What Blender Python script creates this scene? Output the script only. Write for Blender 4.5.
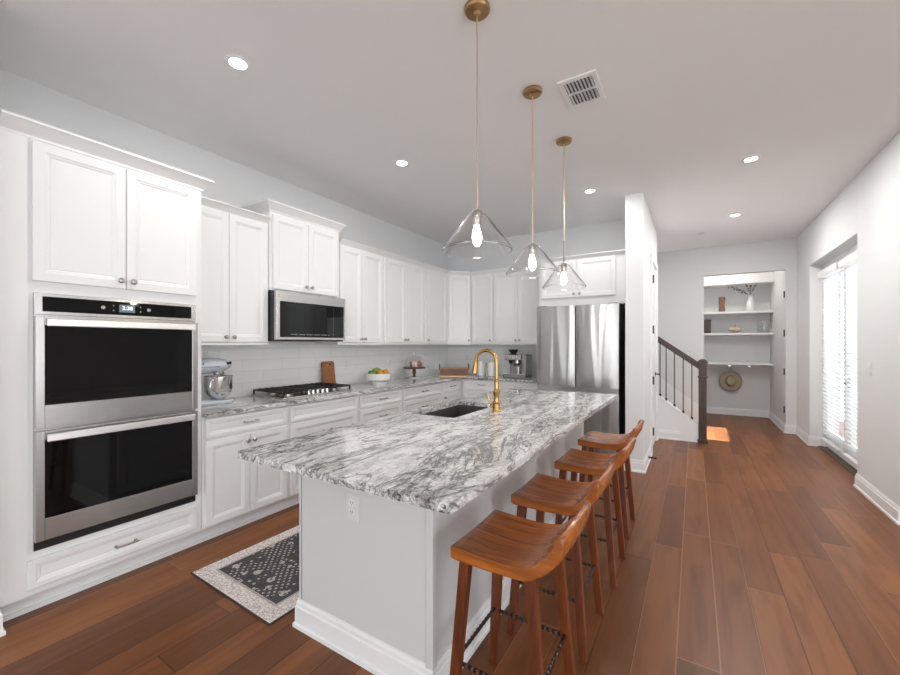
import bpy, bmesh, math, random
from mathutils import Vector, Matrix
random.seed(7)
PI = math.pi
for o in list(bpy.data.objects): bpy.data.objects.remove(o)
SC = bpy.context.scene
COL = SC.collection

# ------------------------------------------------------------ camera
cam_d = bpy.data.cameras.new('camera'); cam = bpy.data.objects.new('camera', cam_d); COL.objects.link(cam)
cam.location = (0, 0, 1.37); cam.rotation_euler = (PI/2, 0, math.radians(31.70))
cam_d.sensor_width = 36; cam_d.lens = 395/900*36; cam_d.shift_y = 6.5/900; cam_d.clip_start = .02
SC.camera = cam
# ------------------------------------------------------------ view, world
SC.view_settings.view_transform = 'Standard'; SC.view_settings.look = 'None'
SC.view_settings.gamma = 1; SC.view_settings.use_curve_mapping = False
SC.view_settings.exposure = 0.50
w = bpy.data.worlds.new('daylight'); SC.world = w; w.use_nodes = True
w.node_tree.nodes['Background'].inputs[0].default_value = (.95, .97, 1, 1)
w.node_tree.nodes['Background'].inputs[1].default_value = 1.7

def light(name, typ, loc, rot, energy, color=(1, 1, 1), **k):
    d = bpy.data.lights.new(name, typ); d.energy = energy; d.color = color
    for a, v in k.items(): setattr(d, a, v)
    o = bpy.data.objects.new(name, d); COL.objects.link(o); o.location = loc; o.rotation_euler = rot
    return o
# low sun that enters only by the stair window
light('sun', 'SUN', (-4, 7, 5), Vector((1, .06, -.98)).to_track_quat('-Z', 'Y').to_euler(), 27, (.80, .90, 1), angle=.01)
# large unseen area lights added behind and beside the viewpoint as daylight-coloured fill
DAY = (.90, .955, 1)
light('rear_fill_light', 'AREA', (.5, -3.9, 1.4), (PI/2, 0, PI), 130, DAY, shape='RECTANGLE', size=6.5, size_y=2.4)
light('side_fill_light', 'AREA', (4.4, -.4, 1.4), (PI/2, 0, PI/2), 95, DAY, shape='RECTANGLE', size=5.0, size_y=2.4)
light('glazed_door_daylight', 'AREA', (2.3, 6.2, 1.4), (PI/2, 0, PI/2), 34, (.97, .985, 1), shape='RECTANGLE', size=2.2, size_y=2.4)
light('alcove_fill_light', 'AREA', (.45, 8.45, 2.97), (0, 0, 0), 7, (1, .95, .9), shape='DISK', size=.3)  # unseen area light added to brighten the alcove, no fitting modelled

# ------------------------------------------------------------ node helpers
class NT:
    def __init__(s, name):
        s.m = bpy.data.materials.new(name); s.m.use_nodes = True
        s.t = s.m.node_tree; s.n = s.t.nodes; s.l = s.t.links
        s.p = s.n['Principled BSDF']; s.out = s.n['Material Output']
    def new(s, typ, **k):
        n = s.n.new(typ)
        for a, v in k.items():
            if hasattr(n, a): setattr(n, a, v)
        return n
    def set(s, sock, v):
        if hasattr(v, 'is_linked') or isinstance(v, bpy.types.NodeSocket): s.l.new(v, sock)
        elif v is not None: sock.default_value = v
    def math(s, op, a, b=None, c=None, clamp=False):
        n = s.n.new('ShaderNodeMath'); n.operation = op; n.use_clamp = clamp
        s.set(n.inputs[0], a); s.set(n.inputs[1], b); s.set(n.inputs[2], c)
        return n.outputs[0]
    def pos(s):
        g = s.n.new('ShaderNodeNewGeometry'); return g.outputs['Position']
    def objc(s):
        g = s.n.new('ShaderNodeTexCoord'); return g.outputs['Object']
    def sep(s, v):
        n = s.n.new('ShaderNodeSeparateXYZ'); s.l.new(v, n.inputs[0]); return n.outputs
    def comb(s, x, y, z=0.):
        n = s.n.new('ShaderNodeCombineXYZ')
        for i, v in enumerate((x, y, z)): s.set(n.inputs[i], v)
        return n.outputs[0]
    def mapping(s, v, scale=(1, 1, 1), rot=(0, 0, 0), loc=(0, 0, 0)):
        n = s.n.new('ShaderNodeMapping'); s.l.new(v, n.inputs[0])
        n.inputs['Scale'].default_value = scale; n.inputs['Rotation'].default_value = rot; n.inputs['Location'].default_value = loc
        return n.outputs[0]
    def noise(s, v, scale, detail=4, rough=.5, dist=0):
        n = s.n.new('ShaderNodeTexNoise'); s.l.new(v, n.inputs['Vector'])
        n.inputs['Scale'].default_value = scale; n.inputs['Detail'].default_value = detail
        n.inputs['Roughness'].default_value = rough; n.inputs['Distortion'].default_value = dist
        return n.outputs[0]
    def white(s, v):
        n = s.n.new('ShaderNodeTexWhiteNoise'); n.noise_dimensions = '2D'; s.l.new(v, n.inputs['Vector']); return n.outputs[0]
    def ramp(s, f, stops, interp='LINEAR'):
        n = s.n.new('ShaderNodeValToRGB'); s.l.new(f, n.inputs[0]); cr = n.color_ramp; cr.interpolation = interp
        while len(cr.elements) > 1: cr.elements.remove(cr.elements[-1])
        cr.elements[0].position = stops[0][0]; c = stops[0][1]; cr.elements[0].color = c if len(c) == 4 else (*c, 1)
        for p, c in stops[1:]:
            e = cr.elements.new(p); e.color = c if len(c) == 4 else (*c, 1)
        return n.outputs[0]
    def mix(s, f, a, b, blend='MIX'):
        n = s.n.new('ShaderNodeMix'); n.data_type = 'RGBA'; n.blend_type = blend
        s.set(n.inputs[0], f)
        for i, v in ((6, a), (7, b)):
            if isinstance(v, tuple): v = (*v, 1) if len(v) == 3 else v
            s.set(n.inputs[i], v)
        return n.outputs[2]
    def bump(s, h, strength=.1, dist=.01):
        n = s.n.new('ShaderNodeBump'); n.inputs['Strength'].default_value = strength; n.inputs['Distance'].default_value = dist
        s.l.new(h, n.inputs['Height']); s.l.new(n.outputs[0], s.p.inputs['Normal'])
    def base(s, c, rough=.5, metal=0, coat=0, spec=None):
        if isinstance(c, tuple): c = (*c, 1)
        s.set(s.p.inputs['Base Color'], c); s.set(s.p.inputs['Roughness'], rough); s.set(s.p.inputs['Metallic'], metal)
        if coat: s.p.inputs['Coat Weight'].default_value = coat; s.p.inputs['Coat Roughness'].default_value = .08
        if spec is not None: s.p.inputs['Specular IOR Level'].default_value = spec
        return s.m

def paint(name, c, rough=.5, coat=0, spec=None, var=.0):
    t = NT(name)
    n = t.noise(t.pos(), 3, 2)
    col = t.mix(n, tuple(x*(1-var) for x in c), tuple(min(1, x*(1+var)) for x in c)) if var else c
    t.base(col, rough, 0, coat, spec)
    return t.m
def metal(name, c, rough=.25, streak=None):
    t = NT(name)
    t.base(c, rough, 1)
    return t.m
def glow(name, c, s):
    t = NT(name); t.base((0, 0, 0), .5); t.p.inputs['Emission Color'].default_value = (*c, 1); t.p.inputs['Emission Strength'].default_value = s
    return t.m
def thin_glass(name, tint=(1, 1, 1), refl=1.0, rough=0.0):
    t = NT(name); t.n.remove(t.p)
    tr = t.new('ShaderNodeBsdfTransparent'); tr.inputs[0].default_value = (*tint, 1)
    gl = t.new('ShaderNodeBsdfGlossy'); gl.inputs['Roughness'].default_value = rough
    fr = t.new('ShaderNodeLayerWeight'); fr.inputs['Blend'].default_value = .18
    f = t.math('MULTIPLY', fr.outputs['Facing'], fr.outputs['Facing'])
    f = t.math('MULTIPLY_ADD', f, .62*refl, .05*refl, clamp=True)
    mx = t.new('ShaderNodeMixShader'); t.l.new(f, mx.inputs[0]); t.l.new(tr.outputs[0], mx.inputs[1]); t.l.new(gl.outputs[0], mx.inputs[2])
    t.l.new(mx.outputs[0], t.out.inputs[0])
    return t.m

M = {}
M['cab'] = paint('white_cabinet_paint', (.84, .84, .835), .42)
M['trim'] = paint('white_trim_paint', (.86, .86, .855), .4)
M['wall'] = paint('grey_wall_paint', (.76, .765, .765), .75)
M['ceil'] = paint('ceiling_paint', (.89, .89, .89), .9)
M['island'] = paint('island_paint', (.66, .665, .66), .45)
M['plastic_white'] = paint('white_plastic', (.8, .8, .78), .35)
M['plate'] = paint('grey_plate_plastic', (.72, .72, .71), .4)
M['ceramic'] = paint('white_ceramic', (.82, .82, .8), .2, coat=.4)
M['black'] = paint('black_plastic', (.012, .012, .013), .35)
M['iron'] = paint('black_iron', (.02, .02, .02), .5)
M['glassblack'] = paint('black_glass', (.003, .003, .0035), .04, spec=.32)
M['steel'] = metal('brushed_steel', (.50, .49, .48), .27, (1, 1, 6))
M['twist'] = metal('bronzed_iron', (.10, .075, .06), .4)
M['chrome'] = metal('polished_metal', (.75, .74, .72), .12)
M['bright'] = metal('bright_steel', (.93, .93, .92), .32)
M['nickel'] = metal('brushed_nickel', (.42, .39, .36), .3)
M['rod'] = metal('pale_brass', (.80, .68, .46), .3)
M['brass'] = metal('brushed_brass', (.47, .285, .10), .24)
M['abrass'] = metal('antique_brass', (.42, .27, .13), .34)
M['darkwood'] = None
M['clear'] = thin_glass('clear_glass')
t = NT('shade_glass'); t.base((1, 1, 1), 0.0); t.p.inputs['Transmission Weight'].default_value = 1; t.p.inputs['IOR'].default_value = 1.45; M['shade'] = t.m
M['bulb'] = glow('filament_bulb_glow', (1, .93, .82), 14)
M['lamp'] = glow('downlight_glow', (1, .96, .9), 22)
M['disp'] = glow('display_digits_glow', (.8, .95, 1), 1.6)
M['dispbg'] = glow('display_panel_glow', (.13, .17, .19), .8)
M['mixer'] = paint('pale_blue_enamel', (.56, .61, .67), .18, coat=.6)

def wood(name, c1, c2, rough, axis='Y', scale=1., coat=0.):
    t = NT(name)
    sc = {'Y': (14, 1.2, 14), 'X': (1.2, 14, 14), 'Z': (14, 14, 1.2)}[axis]
    v = t.mapping(t.objc(), tuple(a*scale for a in sc))
    n1 = t.noise(v, 2.2, 4, .5, .8); n2 = t.noise(v, 9, 3, .5, .3)
    f = t.math('MULTIPLY_ADD', n2, .4, t.math('MULTIPLY', n1, .7))
    t.base(t.ramp(f, [(.3, c1), (.52, tuple((a+b)/2 for a, b in zip(c1, c2))), (.72, c2)]), rough, 0, coat)
    t.bump(n2, .08, .002)
    return t.m
M['stool'] = wood('stool_wood', (.15, .036, .009), (.50, .150, .024), .27, 'X', .8, .25)
M['stoolleg'] = wood('stool_leg_wood', (.04, .009, .003), (.21, .052, .013), .33, 'Z', .8, .15)
M['darkwood'] = wood('espresso_stained_wood', (.022, .012, .009), (.075, .04, .03), .35, 'Z')
M['board'] = wood('cutting_board_wood', (.22, .075, .025), (.42, .17, .06), .45, 'Z')
M['tray'] = wood('rustic_tray_wood', (.10, .045, .028), (.30, .15, .10), .6, 'X', 2)
M['standwood'] = wood('walnut_turned_wood', (.05, .02, .01), (.16, .07, .035), .4, 'Z')

# hickory planks that run along Y
t = NT('hickory_planks')
P = t.sep(t.pos())
xr = t.math('DIVIDE', t.math('ADD', P[0], .0655), .1615)
row = t.math('FLOOR', xr); fx = t.math('FRACT', xr)
off = t.white(t.comb(row, 3.7))
yr = t.math('ADD', t.math('DIVIDE', P[1], 1.35), t.math('MULTIPLY', off, 5))
colm = t.math('FLOOR', yr); fy = t.math('FRACT', yr)
rnd = t.white(t.comb(row, colm))
gv = t.comb(t.math('MULTIPLY_ADD', rnd, 40, t.math('MULTIPLY', P[0], 9)), t.math('MULTIPLY_ADD', rnd, 17, t.math('MULTIPLY', P[1], .9)), 0.)
g1 = t.noise(gv, 1.6, 3, .45, .8); g2 = t.noise(gv, 5.5, 2, .5, .4)
tone = t.ramp(rnd, [(0, (.110, .037, .012)), (.3, (.175, .059, .017)), (.65, (.222, .077, .022)), (1, (.285, .106, .031))])
dark = t.mix(t.ramp(g1, [(.34, (1, 1, 1)), (.58, (0, 0, 0))]), tone, (.080, .024, .008))
mixd = t.n.new('ShaderNodeMix'); mixd.data_type = 'RGBA'; mixd.inputs[0].default_value = .5
t.l.new(tone, mixd.inputs[6]); t.l.new(dark, mixd.inputs[7])
c2 = t.mix(t.math('MULTIPLY', g2, .16), mixd.outputs[2], (.38, .14, .045))
ex = t.math('MULTIPLY', t.math('MINIMUM', fx, t.math('SUBTRACT', 1., fx)), .1615)
ey = t.math('MULTIPLY', t.math('MINIMUM', fy, t.math('SUBTRACT', 1., fy)), 1.35)
seam = t.math('SUBTRACT', 1., t.math('DIVIDE', t.math('MINIMUM', ex, ey), .0045, clamp=True), clamp=True)
seamc = t.mix(t.math('GREATER_THAN', t.white(t.comb(row, 9.1)), .55), (.035, .014, .007), (.40, .20, .10))
c3 = t.mix(t.math('MULTIPLY', seam, .9), c2, seamc)
t.base(c3, .37, 0)
t.p.inputs['Specular IOR Level'].default_value = .36
M['floor'] = t.m

# granite with flowing grey streaks
t = NT('streaked_granite')
def ridge(sc, rot, scale, det, rough, dist, wd):
    n = t.noise(t.mapping(t.pos(), sc, (0, 0, rot)), scale, det, rough, dist)
    return t.math('SUBTRACT', 1., t.math('DIVIDE', t.math('ABSOLUTE', t.math('SUBTRACT', n, .5)), wd, clamp=True), clamp=True)
cl1 = t.noise(t.mapping(t.pos(), (1.6, .55, 1.6), (0, 0, .3)), 1.8, 4, .55, 1.2)
cl2 = t.noise(t.mapping(t.pos(), (3.4, 1.1, 3.4), (0, 0, .25)), 2.2, 8, .65, 1.6)
r1 = ridge((2.6, .8, 2.6), .28, 1.6, 9, .62, 2.2, .035)
r2 = ridge((4.5, 1.5, 4.5), .30, 2.4, 10, .68, 2.6, .05)
r3 = ridge((9, 3.6, 9), .2, 3.2, 6, .6, 1.8, .06)
base = t.ramp(cl2, [(.34, (.40, .395, .39)), (.46, (.70, .695, .685)), (.52, (.86, .855, .845)), (.66, (.88, .875, .865)), (.74, (.60, .595, .585))])
m1 = t.ramp(cl1, [(.38, (1, 1, 1)), (.60, (.25, .25, .25))])
cg = t.mix(t.math('MULTIPLY', t.math('MULTIPLY', r3, m1), .55), base, (.26, .255, .25))
cg = t.mix(t.math('MULTIPLY', t.math('MULTIPLY', r2, m1), .85), cg, (.14, .138, .135))
cg = t.mix(t.math('MULTIPLY', r1, .9), cg, (.06, .058, .056))
n4 = t.noise(t.mapping(t.pos(), (1, .7, 1)), 34, 5, .7, 1.0)
spk = t.ramp(n4, [(.38, (1, 1, 1)), (.44, (0, 0, 0))])
cg = t.mix(t.math('MULTIPLY', t.math('MULTIPLY', spk, m1), .95), cg, (.035, .034, .033))
n5 = t.noise(t.pos(), 60, 3, .7)
cg = t.mix(t.math('MULTIPLY', t.ramp(n5, [(.40, (1, 1, 1)), (.5, (0, 0, 0))]), .35), cg, (.35, .345, .34))
t.base(cg, .09, 0); t.p.inputs['Specular IOR Level'].default_value = .5
M['granite'] = t.m

# 4 x 16 white tile
t = NT('white_backsplash_tile')
P = t.sep(t.pos())
br = t.new('ShaderNodeTexBrick'); t.l.new(t.comb(t.math('ADD', P[0], P[1]), t.math('SUBTRACT', P[2], .914)), br.inputs['Vector'])
br.inputs['Color1'].default_value = (.88, .88, .865, 1); br.inputs['Color2'].default_value = (.85, .85, .84, 1); br.inputs['Mortar'].default_value = (.70, .70, .69, 1)
for k, v in (('Scale', 1), ('Mortar Size', .0016), ('Brick Width', .405), ('Row Height', .104), ('Bias', 0)): br.inputs[k].default_value = v
t.base(br.outputs[0], .12, 0); t.bump(t.math('SUBTRACT', 1., br.outputs[1]), .25, .002)
M['tile'] = t.m

# rug
t = NT('rug_pattern')
P = t.sep(t.objc())
ax = t.math('ABSOLUTE', P[0]); ay = t.math('ABSOLUTE', P[1])
inx = t.math('LESS_THAN', ax, .29); iny = t.math('LESS_THAN', ay, .64)
field = t.math('MULTIPLY', inx, iny)
dx = t.math('MULTIPLY', t.math('ADD', ax, ay), 24.); dy = t.math('MULTIPLY', t.math('SUBTRACT', ax, ay), 24.)
cell = t.math('MULTIPLY', t.math('ABSOLUTE', t.math('SUBTRACT', t.math('FRACT', dx), .5)), 1.)
cell2 = t.math('ABSOLUTE', t.math('SUBTRACT', t.math('FRACT', dy), .5))
dots = t.math('LESS_THAN', t.math('MAXIMUM', cell, cell2), .23)
vo = t.new('ShaderNodeTexVoronoi'); vo.feature = 'F1'; t.l.new(t.comb(ax, ay), vo.inputs['Vector']); vo.inputs['Scale'].default_value = 11
fl = t.math('LESS_THAN', vo.outputs['Distance'], .26)
v2 = t.new('ShaderNodeTexVoronoi'); t.l.new(t.comb(ax, ay, .3), v2.inputs['Vector']); v2.inputs['Scale'].default_value = 27
fl = t.math('MAXIMUM', fl, t.math('MULTIPLY', t.math('LESS_THAN', v2.outputs['Distance'], .26), t.math('GREATER_THAN', t.noise(t.comb(ax, ay), 5, 1), .5)))
big = t.math('LESS_THAN', t.noise(t.comb(ax, ay), 5, 1), .5)
nz = t.noise(t.objc(), 70, 3, .6)
brk = t.math('GREATER_THAN', nz, .42)
pat = t.math('MULTIPLY', t.math('MAXIMUM', t.math('MULTIPLY', dots, big), fl), brk)
dk = t.mix(t.noise(t.objc(), 30, 3), (.05, .047, .053), (.13, .12, .127))
f1 = t.mix(pat, dk, (.52, .47, .42))
vb = t.new('ShaderNodeTexVoronoi'); vb.feature = 'DISTANCE_TO_EDGE'; t.l.new(t.objc(), vb.inputs['Vector']); vb.inputs['Scale'].default_value = 48
bl = t.math('MULTIPLY', t.math('LESS_THAN', vb.outputs['Distance'], .09), .6)
f2 = t.mix(bl, (.82, .76, .71), (.38, .30, .30))
f2 = t.mix(t.math('MULTIPLY', t.math('GREATER_THAN', nz, .58), .3), f2, (.33, .22, .20))
edge = t.math('MAXIMUM', t.math('GREATER_THAN', ax, .393), t.math('GREATER_THAN', ay, .743))
band = t.math('MULTIPLY', t.math('MULTIPLY', t.math('LESS_THAN', ax, .305), t.math('LESS_THAN', ay, .655)), t.math('SUBTRACT', 1., field))
cr = t.mix(field, f2, f1); cr = t.mix(t.math('MULTIPLY', band, .6), cr, (.3, .27, .26)); cr = t.mix(edge, cr, (.07, .06, .055))
t.base(cr, .95, 0, spec=.1); t.bump(nz, .4, .003)
M['rug'] = t.m
t = NT('blind_slat_white'); t.base((.82, .83, .83), .5); t.p.inputs['Transmission Weight'].default_value = 0
tl = t.new('ShaderNodeBsdfTranslucent'); tl.inputs[0].default_value = (.85, .87, .88, 1)
mx = t.new('ShaderNodeMixShader'); mx.inputs[0].default_value = .6
t.l.new(t.p.outputs[0], mx.inputs[1]); t.l.new(tl.outputs[0], mx.inputs[2]); t.l.new(mx.outputs[0], t.out.inputs[0])
M['slat'] = t.m
t = NT('straw_weave')
vs = t.new('ShaderNodeTexWave'); vs.wave_type = 'RINGS'; t.l.new(t.objc(), vs.inputs['Vector']); vs.inputs['Scale'].default_value = 22; vs.rings_direction = 'Y'
t.base(t.mix(vs.outputs[1], (.36, .30, .20), (.56, .48, .34)), .8); t.bump(vs.outputs[1], .3, .003)
M['straw'] = t.m
# stainless doors of the fridge with soft panel ripple
t = NT('fridge_steel')
rp = t.noise(t.mapping(t.pos(), (6.5, 1, .5)), 1.0, 1, .4, .8)
t.base((.42, .412, .40), .27, 1); t.bump(rp, .5, .035)
M['fridge'] = t.m
t = NT('sink_steel'); M['sink'] = t.base((.13, .128, .12), .38, .55)

# ------------------------------------------------------------ mesh helpers
class B:
    def __init__(s): s.b = bmesh.new()
    def poly(s, pts, faces):
        vs = [s.b.verts.new(p) for p in pts]
        for f in faces:
            try: s.b.faces.new([vs[i] for i in f])
            except ValueError: pass
        return vs
    def box(s, x0, x1, y0, y1, z0, z1, r=None):
        p = [(x, y, z) for z in (z0, z1) for y in (y0, y1) for x in (x0, x1)]
        if r: p = [r @ Vector(q) for q in p]
        s.poly(p, [(0, 2, 3, 1), (4, 5, 7, 6), (0, 1, 5, 4), (2, 6, 7, 3), (0, 4, 6, 2), (1, 3, 7, 5)])
        return s
    def loops(s, rings, cap0=True, cap1=True, closed=False):
        vr = [[s.b.verts.new(p) for p in r] for r in rings]
        n = len(vr[0])
        pairs = list(zip(vr, vr[1:])) + ([(vr[-1], vr[0])] if closed else [])
        for a, c in pairs:
            for i in range(n):
                j = (i+1) % n
                try: s.b.faces.new((a[i], a[j], c[j], c[i]))
                except ValueError: pass
        if not closed:
            if cap0: s.b.faces.new(vr[0][::-1])
            if cap1: s.b.faces.new(vr[-1])
        return s
    def lathe(s, prof, c=(0, 0, 0), n=24, mat=None, cap0=True, cap1=True, closed=False):
        rings = []
        for r, z in prof:
            ring = []
            for i in range(n):
                a = 2*PI*i/n
                q = Vector((r*math.cos(a), r*math.sin(a), z))
                if mat is not None: q = mat @ q
                ring.append(q+Vector(c))
            rings.append(ring)
        return s.loops(rings, cap0, cap1, closed)
    def cyl(s, p0, p1, r0, r1=None, n=16):
        p0 = Vector(p0); p1 = Vector(p1); r1 = r0 if r1 is None else r1
        q = (p1-p0).to_track_quat('Z', 'Y').to_matrix()
        L = (p1-p0).length
        return s.lathe([(r0, 0), (r1, L)], p0, n, q)
    def tube(s, pts, r, n=10, twist=0, caps=True):
        pts = [Vector(p) for p in pts]; rings = []; up = None
        for i, p in enumerate(pts):
            d = (pts[min(i+1, len(pts)-1)]-pts[max(i-1, 0)]).normalized()
            if up is None:
                up = Vector((0, 0, 1)) if abs(d.z) < .9 else Vector((1, 0, 0))
            a = d.cross(up).normalized(); up = a.cross(d).normalized()
            rr = r[i] if isinstance(r, (list, tuple)) else r
            rings.append([p + rr*(math.cos(2*PI*k/n+twist*i)*a + math.sin(2*PI*k/n+twist*i)*up) for k in range(n)])
        return s.loops(rings, caps, caps)
    def prism(s, pts, f):           # pts 2D outline, f(u,v,t) -> 3D for t in 0,1
        return s.loops([[f(u, v, 0) for u, v in pts], [f(u, v, 1) for u, v in pts]])
    def sphere(s, c, r, n=16, sc=(1, 1, 1), rot=None):
        rings = []
        m = max(6, n//2)
        for j in range(1, m):
            a = PI*j/m
            ring = []
            for i in range(n):
                q = Vector((r*sc[0]*math.sin(a)*math.cos(2*PI*i/n), r*sc[1]*math.sin(a)*math.sin(2*PI*i/n), -r*sc[2]*math.cos(a)))
                if rot is not None: q = rot @ q
                ring.append(q+Vector(c))
            rings.append(ring)
        return s.loops(rings)
    def front(s, x0, x1, z0, z1, y=-.02, t=.02, fr=.057, dep=.008):
        """cabinet front with a stepped frame and recessed field, facing -y"""
        fr = min(fr, (z1-z0)*.27)
        L = [(0, t), (0, .003), (.003, 0), (fr-.012, 0), (fr-.006, .004), (fr, .0045), (fr+.009, dep+.002), (fr+.012, dep)]
        rings = [[(x0+i, y+d, z0+i), (x1-i, y+d, z0+i), (x1-i, y+d, z1-i), (x0+i, y+d, z1-i)] for i, d in L]
        return s.loops(rings)
    def sweep(s, path, prof, ends=True):
        """mitred moulding; path 2D list, prof (out,z) closed outline; outward = right of travel"""
        n = len(path); P = [Vector((*p, 0)) for p in path]; rings = []
        nor = []
        for a, c in zip(P, P[1:]):
            d = (c-a).normalized(); nor.append(Vector((d.y, -d.x, 0)))
        for i in range(n):
            if i == 0: m = nor[0]
            elif i == n-1: m = nor[-1]
            else:
                m = nor[i-1]+nor[i]; m = m/(m.dot(nor[i]))
            rings.append([P[i]+m*o+Vector((0, 0, z)) for o, z in prof])
        return s.loops(rings)

def obj(name, b, mat, parent=None, smooth=True, bevel=0, loc=None, rot=None, angle=35, **props):
    bmesh.ops.recalc_face_normals(b.b, faces=b.b.faces)
    me = bpy.data.meshes.new(name); b.b.to_mesh(me); b.b.free()
    me.materials.append(M[mat] if isinstance(mat, str) else mat)
    if smooth:
        me.shade_smooth(); me.set_sharp_from_angle(angle=math.radians(angle))
    o = bpy.data.objects.new(name, me); COL.objects.link(o)
    if loc: o.location = loc
    if rot: o.rotation_euler = rot
    if parent: o.parent = parent
    if bevel:
        m = o.modifiers.new('bevel', 'BEVEL'); m.width = bevel; m.segments = 2; m.limit_method = 'ANGLE'; m.angle_limit = math.radians(40)
    for k, v in props.items(): o[k] = v
    return o
def thing(name, label, cat, loc=(0, 0, 0), rotz=0, group=None):
    o = bpy.data.objects.new(name, None); COL.objects.link(o); o.empty_display_size = .1
    o.location = loc; o.rotation_euler = (0, 0, rotz); o['label'] = label; o['category'] = cat
    if group: o['group'] = group
    return o
def tag(o, label, cat, group=None):
    o['label'] = label; o['category'] = cat
    if group: o['group'] = group
    return o
def struct(name, b, mat, **k): return obj(name, b, mat, kind='structure', **k)
def dup(root, loc, rotz=None, label=None):
    r = root.copy(); COL.objects.link(r); r.location = loc
    if rotz is not None: r.rotation_euler = (0, 0, rotz)
    if label: r['label'] = label
    def rec(src, dst):
        for ch in list(src.children):
            c = ch.copy(); COL.objects.link(c); c.parent = dst; rec(ch, c)
    rec(root, r)
    return r
def RX(a): return Matrix.Rotation(a, 3, 'X')
def RY(a): return Matrix.Rotation(a, 3, 'Y')
def RZ(a): return Matrix.Rotation(a, 3, 'Z')
def mesh_text(name, s, size, mat, parent, loc, rot, align='CENTER'):
    c = bpy.data.curves.new(name, 'FONT'); c.body = s; c.size = size; c.extrude = .0004; c.align_x = align; c.align_y = 'CENTER'
    tmp = bpy.data.objects.new(name, c); COL.objects.link(tmp)
    dg = bpy.context.evaluated_depsgraph_get(); dg.update()
    me = bpy.data.meshes.new_from_object(tmp.evaluated_get(dg))
    bpy.data.objects.remove(tmp)
    o = bpy.data.objects.new(name, me); COL.objects.link(o); me.materials.clear(); me.materials.append(M[mat])
    o.parent = parent; o.location = loc; o.rotation_euler = rot
    return o

# ------------------------------------------------------------ room shell
CZ = 2.99
WX, WY = -3.47, 5.56          # left kitchen wall, back kitchen wall
struct('floor', B().box(-3.8, 4.6, -4.1, 9.6, -.1, 0), 'floor', smooth=False)
struct('ceiling', B().box(-3.8, 4.6, -4.1, 6.5, CZ, CZ+.1).box(-1.75, 4.6, 6.5, 9.6, CZ, CZ+.1), 'ceil', smooth=False)
struct('wall_left', B().box(WX-.15, WX, -4.1, 5.7, 0, CZ), 'wall', smooth=False)
struct('wall_left_stub', B().box(WX, -2.78, .30, .462, 0, CZ), 'wall', smooth=False)
struct('wall_back', B().box(WX, -.636, WY, WY+.12, 0, CZ), 'wall', smooth=False)
# wing wall beside the fridge, then the pantry wall with its door opening
DY0, DY1, DZ = 5.53, 6.29, 2.42
b = B(); b.box(-.636, -.457, 4.65, DY0, 0, CZ); b.box(-.636, -.457, DY1, 6.5, 0, CZ); b.box(-.636, -.457, DY0, DY1, DZ, CZ)
struct('wall_pantry', b, 'wall', smooth=False, bevel=.006)
struct('wall_stair', B().box(-1.75, -.636, 6.40, 6.5, 0, CZ), 'wall', smooth=False)
# stair side wall with the small high window that lets the sun in
b = B(); b.box(-1.75, -1.62, 6.5, 8.0, 0, 1.62); b.box(-1.75, -1.62, 6.5, 8.0, 2.14, CZ)
b.box(-1.75, -1.62, 6.5, 6.66, 1.62, 2.14); b.box(-1.75, -1.62, 7.74, 8.0, 1.62, 2.14)
struct('wall_stair_window', b, 'wall', smooth=False)
b = B(); b.box(-1.62, .143, 7.88, 8.0, 0, CZ); b.box(1.2, 1.45, 7.88, 8.0, 0, CZ); b.box(.143, 1.2, 7.88, 8.0, 2.515, CZ)
struct('wall_hall', b, 'wall', smooth=False)
struct('wall_alcove_back', B().box(-.5, 1.3, 9.36, 9.5, 0, CZ), 'wall', smooth=False)
struct('wall_alcove_right', B().box(1.2, 1.35, 8.0, 9.36, 0, CZ), 'wall', smooth=False)
struct('wall_alcove_left', B().box(-.62, -.5, 8.0, 9.5, 0, CZ), 'wall', smooth=False)
struct('trim_alcove_header', B().box(-.5, 1.2, 8.95, 9.36, 2.475, CZ), 'trim', smooth=False)
# right hall wall with recessed glazed doors
RX0, RY0, RY1, RZT = 1.33, 5.27, 7.10, 2.43
b = B(); b.box(RX0, 1.62, 4.35, RY0, 0, CZ); b.box(RX0, 1.62, RY1, 7.88, 0, CZ); b.box(RX0, 1.62, RY0, RY1, RZT, CZ)
struct('wall_right', b, 'wall', smooth=False, bevel=.004)
struct('wall_living', B().box(1.62, 4.6, 4.35, 4.5, 0, CZ), 'wall', smooth=False)
struct('wall_far_right', B().box(4.45, 4.6, -4.1, 4.5, 0, CZ), 'wall', smooth=False)
struct('wall_rear', B().box(-3.8, 4.6, -4.1, -3.95, 0, CZ), 'wall', smooth=False)

BP = [(0, 0), (.022, 0), (.022, .018), (.014, .022), (.014, .098), (.009, .102), (.009, .118), (.004, .128), (.004, .134), (0, .134)]
def baseboard(name, path): return struct(name, B().sweep(path, BP), 'trim', smooth=False)
baseboard('baseboard_pantry', [(-.636, 5.0), (-.636, 4.65), (-.457, 4.65), (-.457, DY0-.075)])
baseboard('baseboard_pantry_end', [(-.457, DY1+.075), (-.457, 6.48)])
baseboard('baseboard_hall_left', [(.10, 7.88), (.143, 7.88), (.143, 8.0)])
baseboard('baseboard_right', [(1.2, 8.0), (1.2, 7.88), (1.33, 7.88), (1.33, RY1), (1.44, RY1)])
baseboard('baseboard_right_near', [(1.44, RY0), (1.33, RY0), (1.33, 4.35), (4.4, 4.35)])
baseboard('baseboard_alcove', [(-.5, 9.36), (1.2, 9.36), (1.2, 8.0)])
baseboard('baseboard_left_stub', [(-2.84, .462), (-2.78, .462), (-2.78, .30), (-2.9, .30)][::-1])

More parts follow.
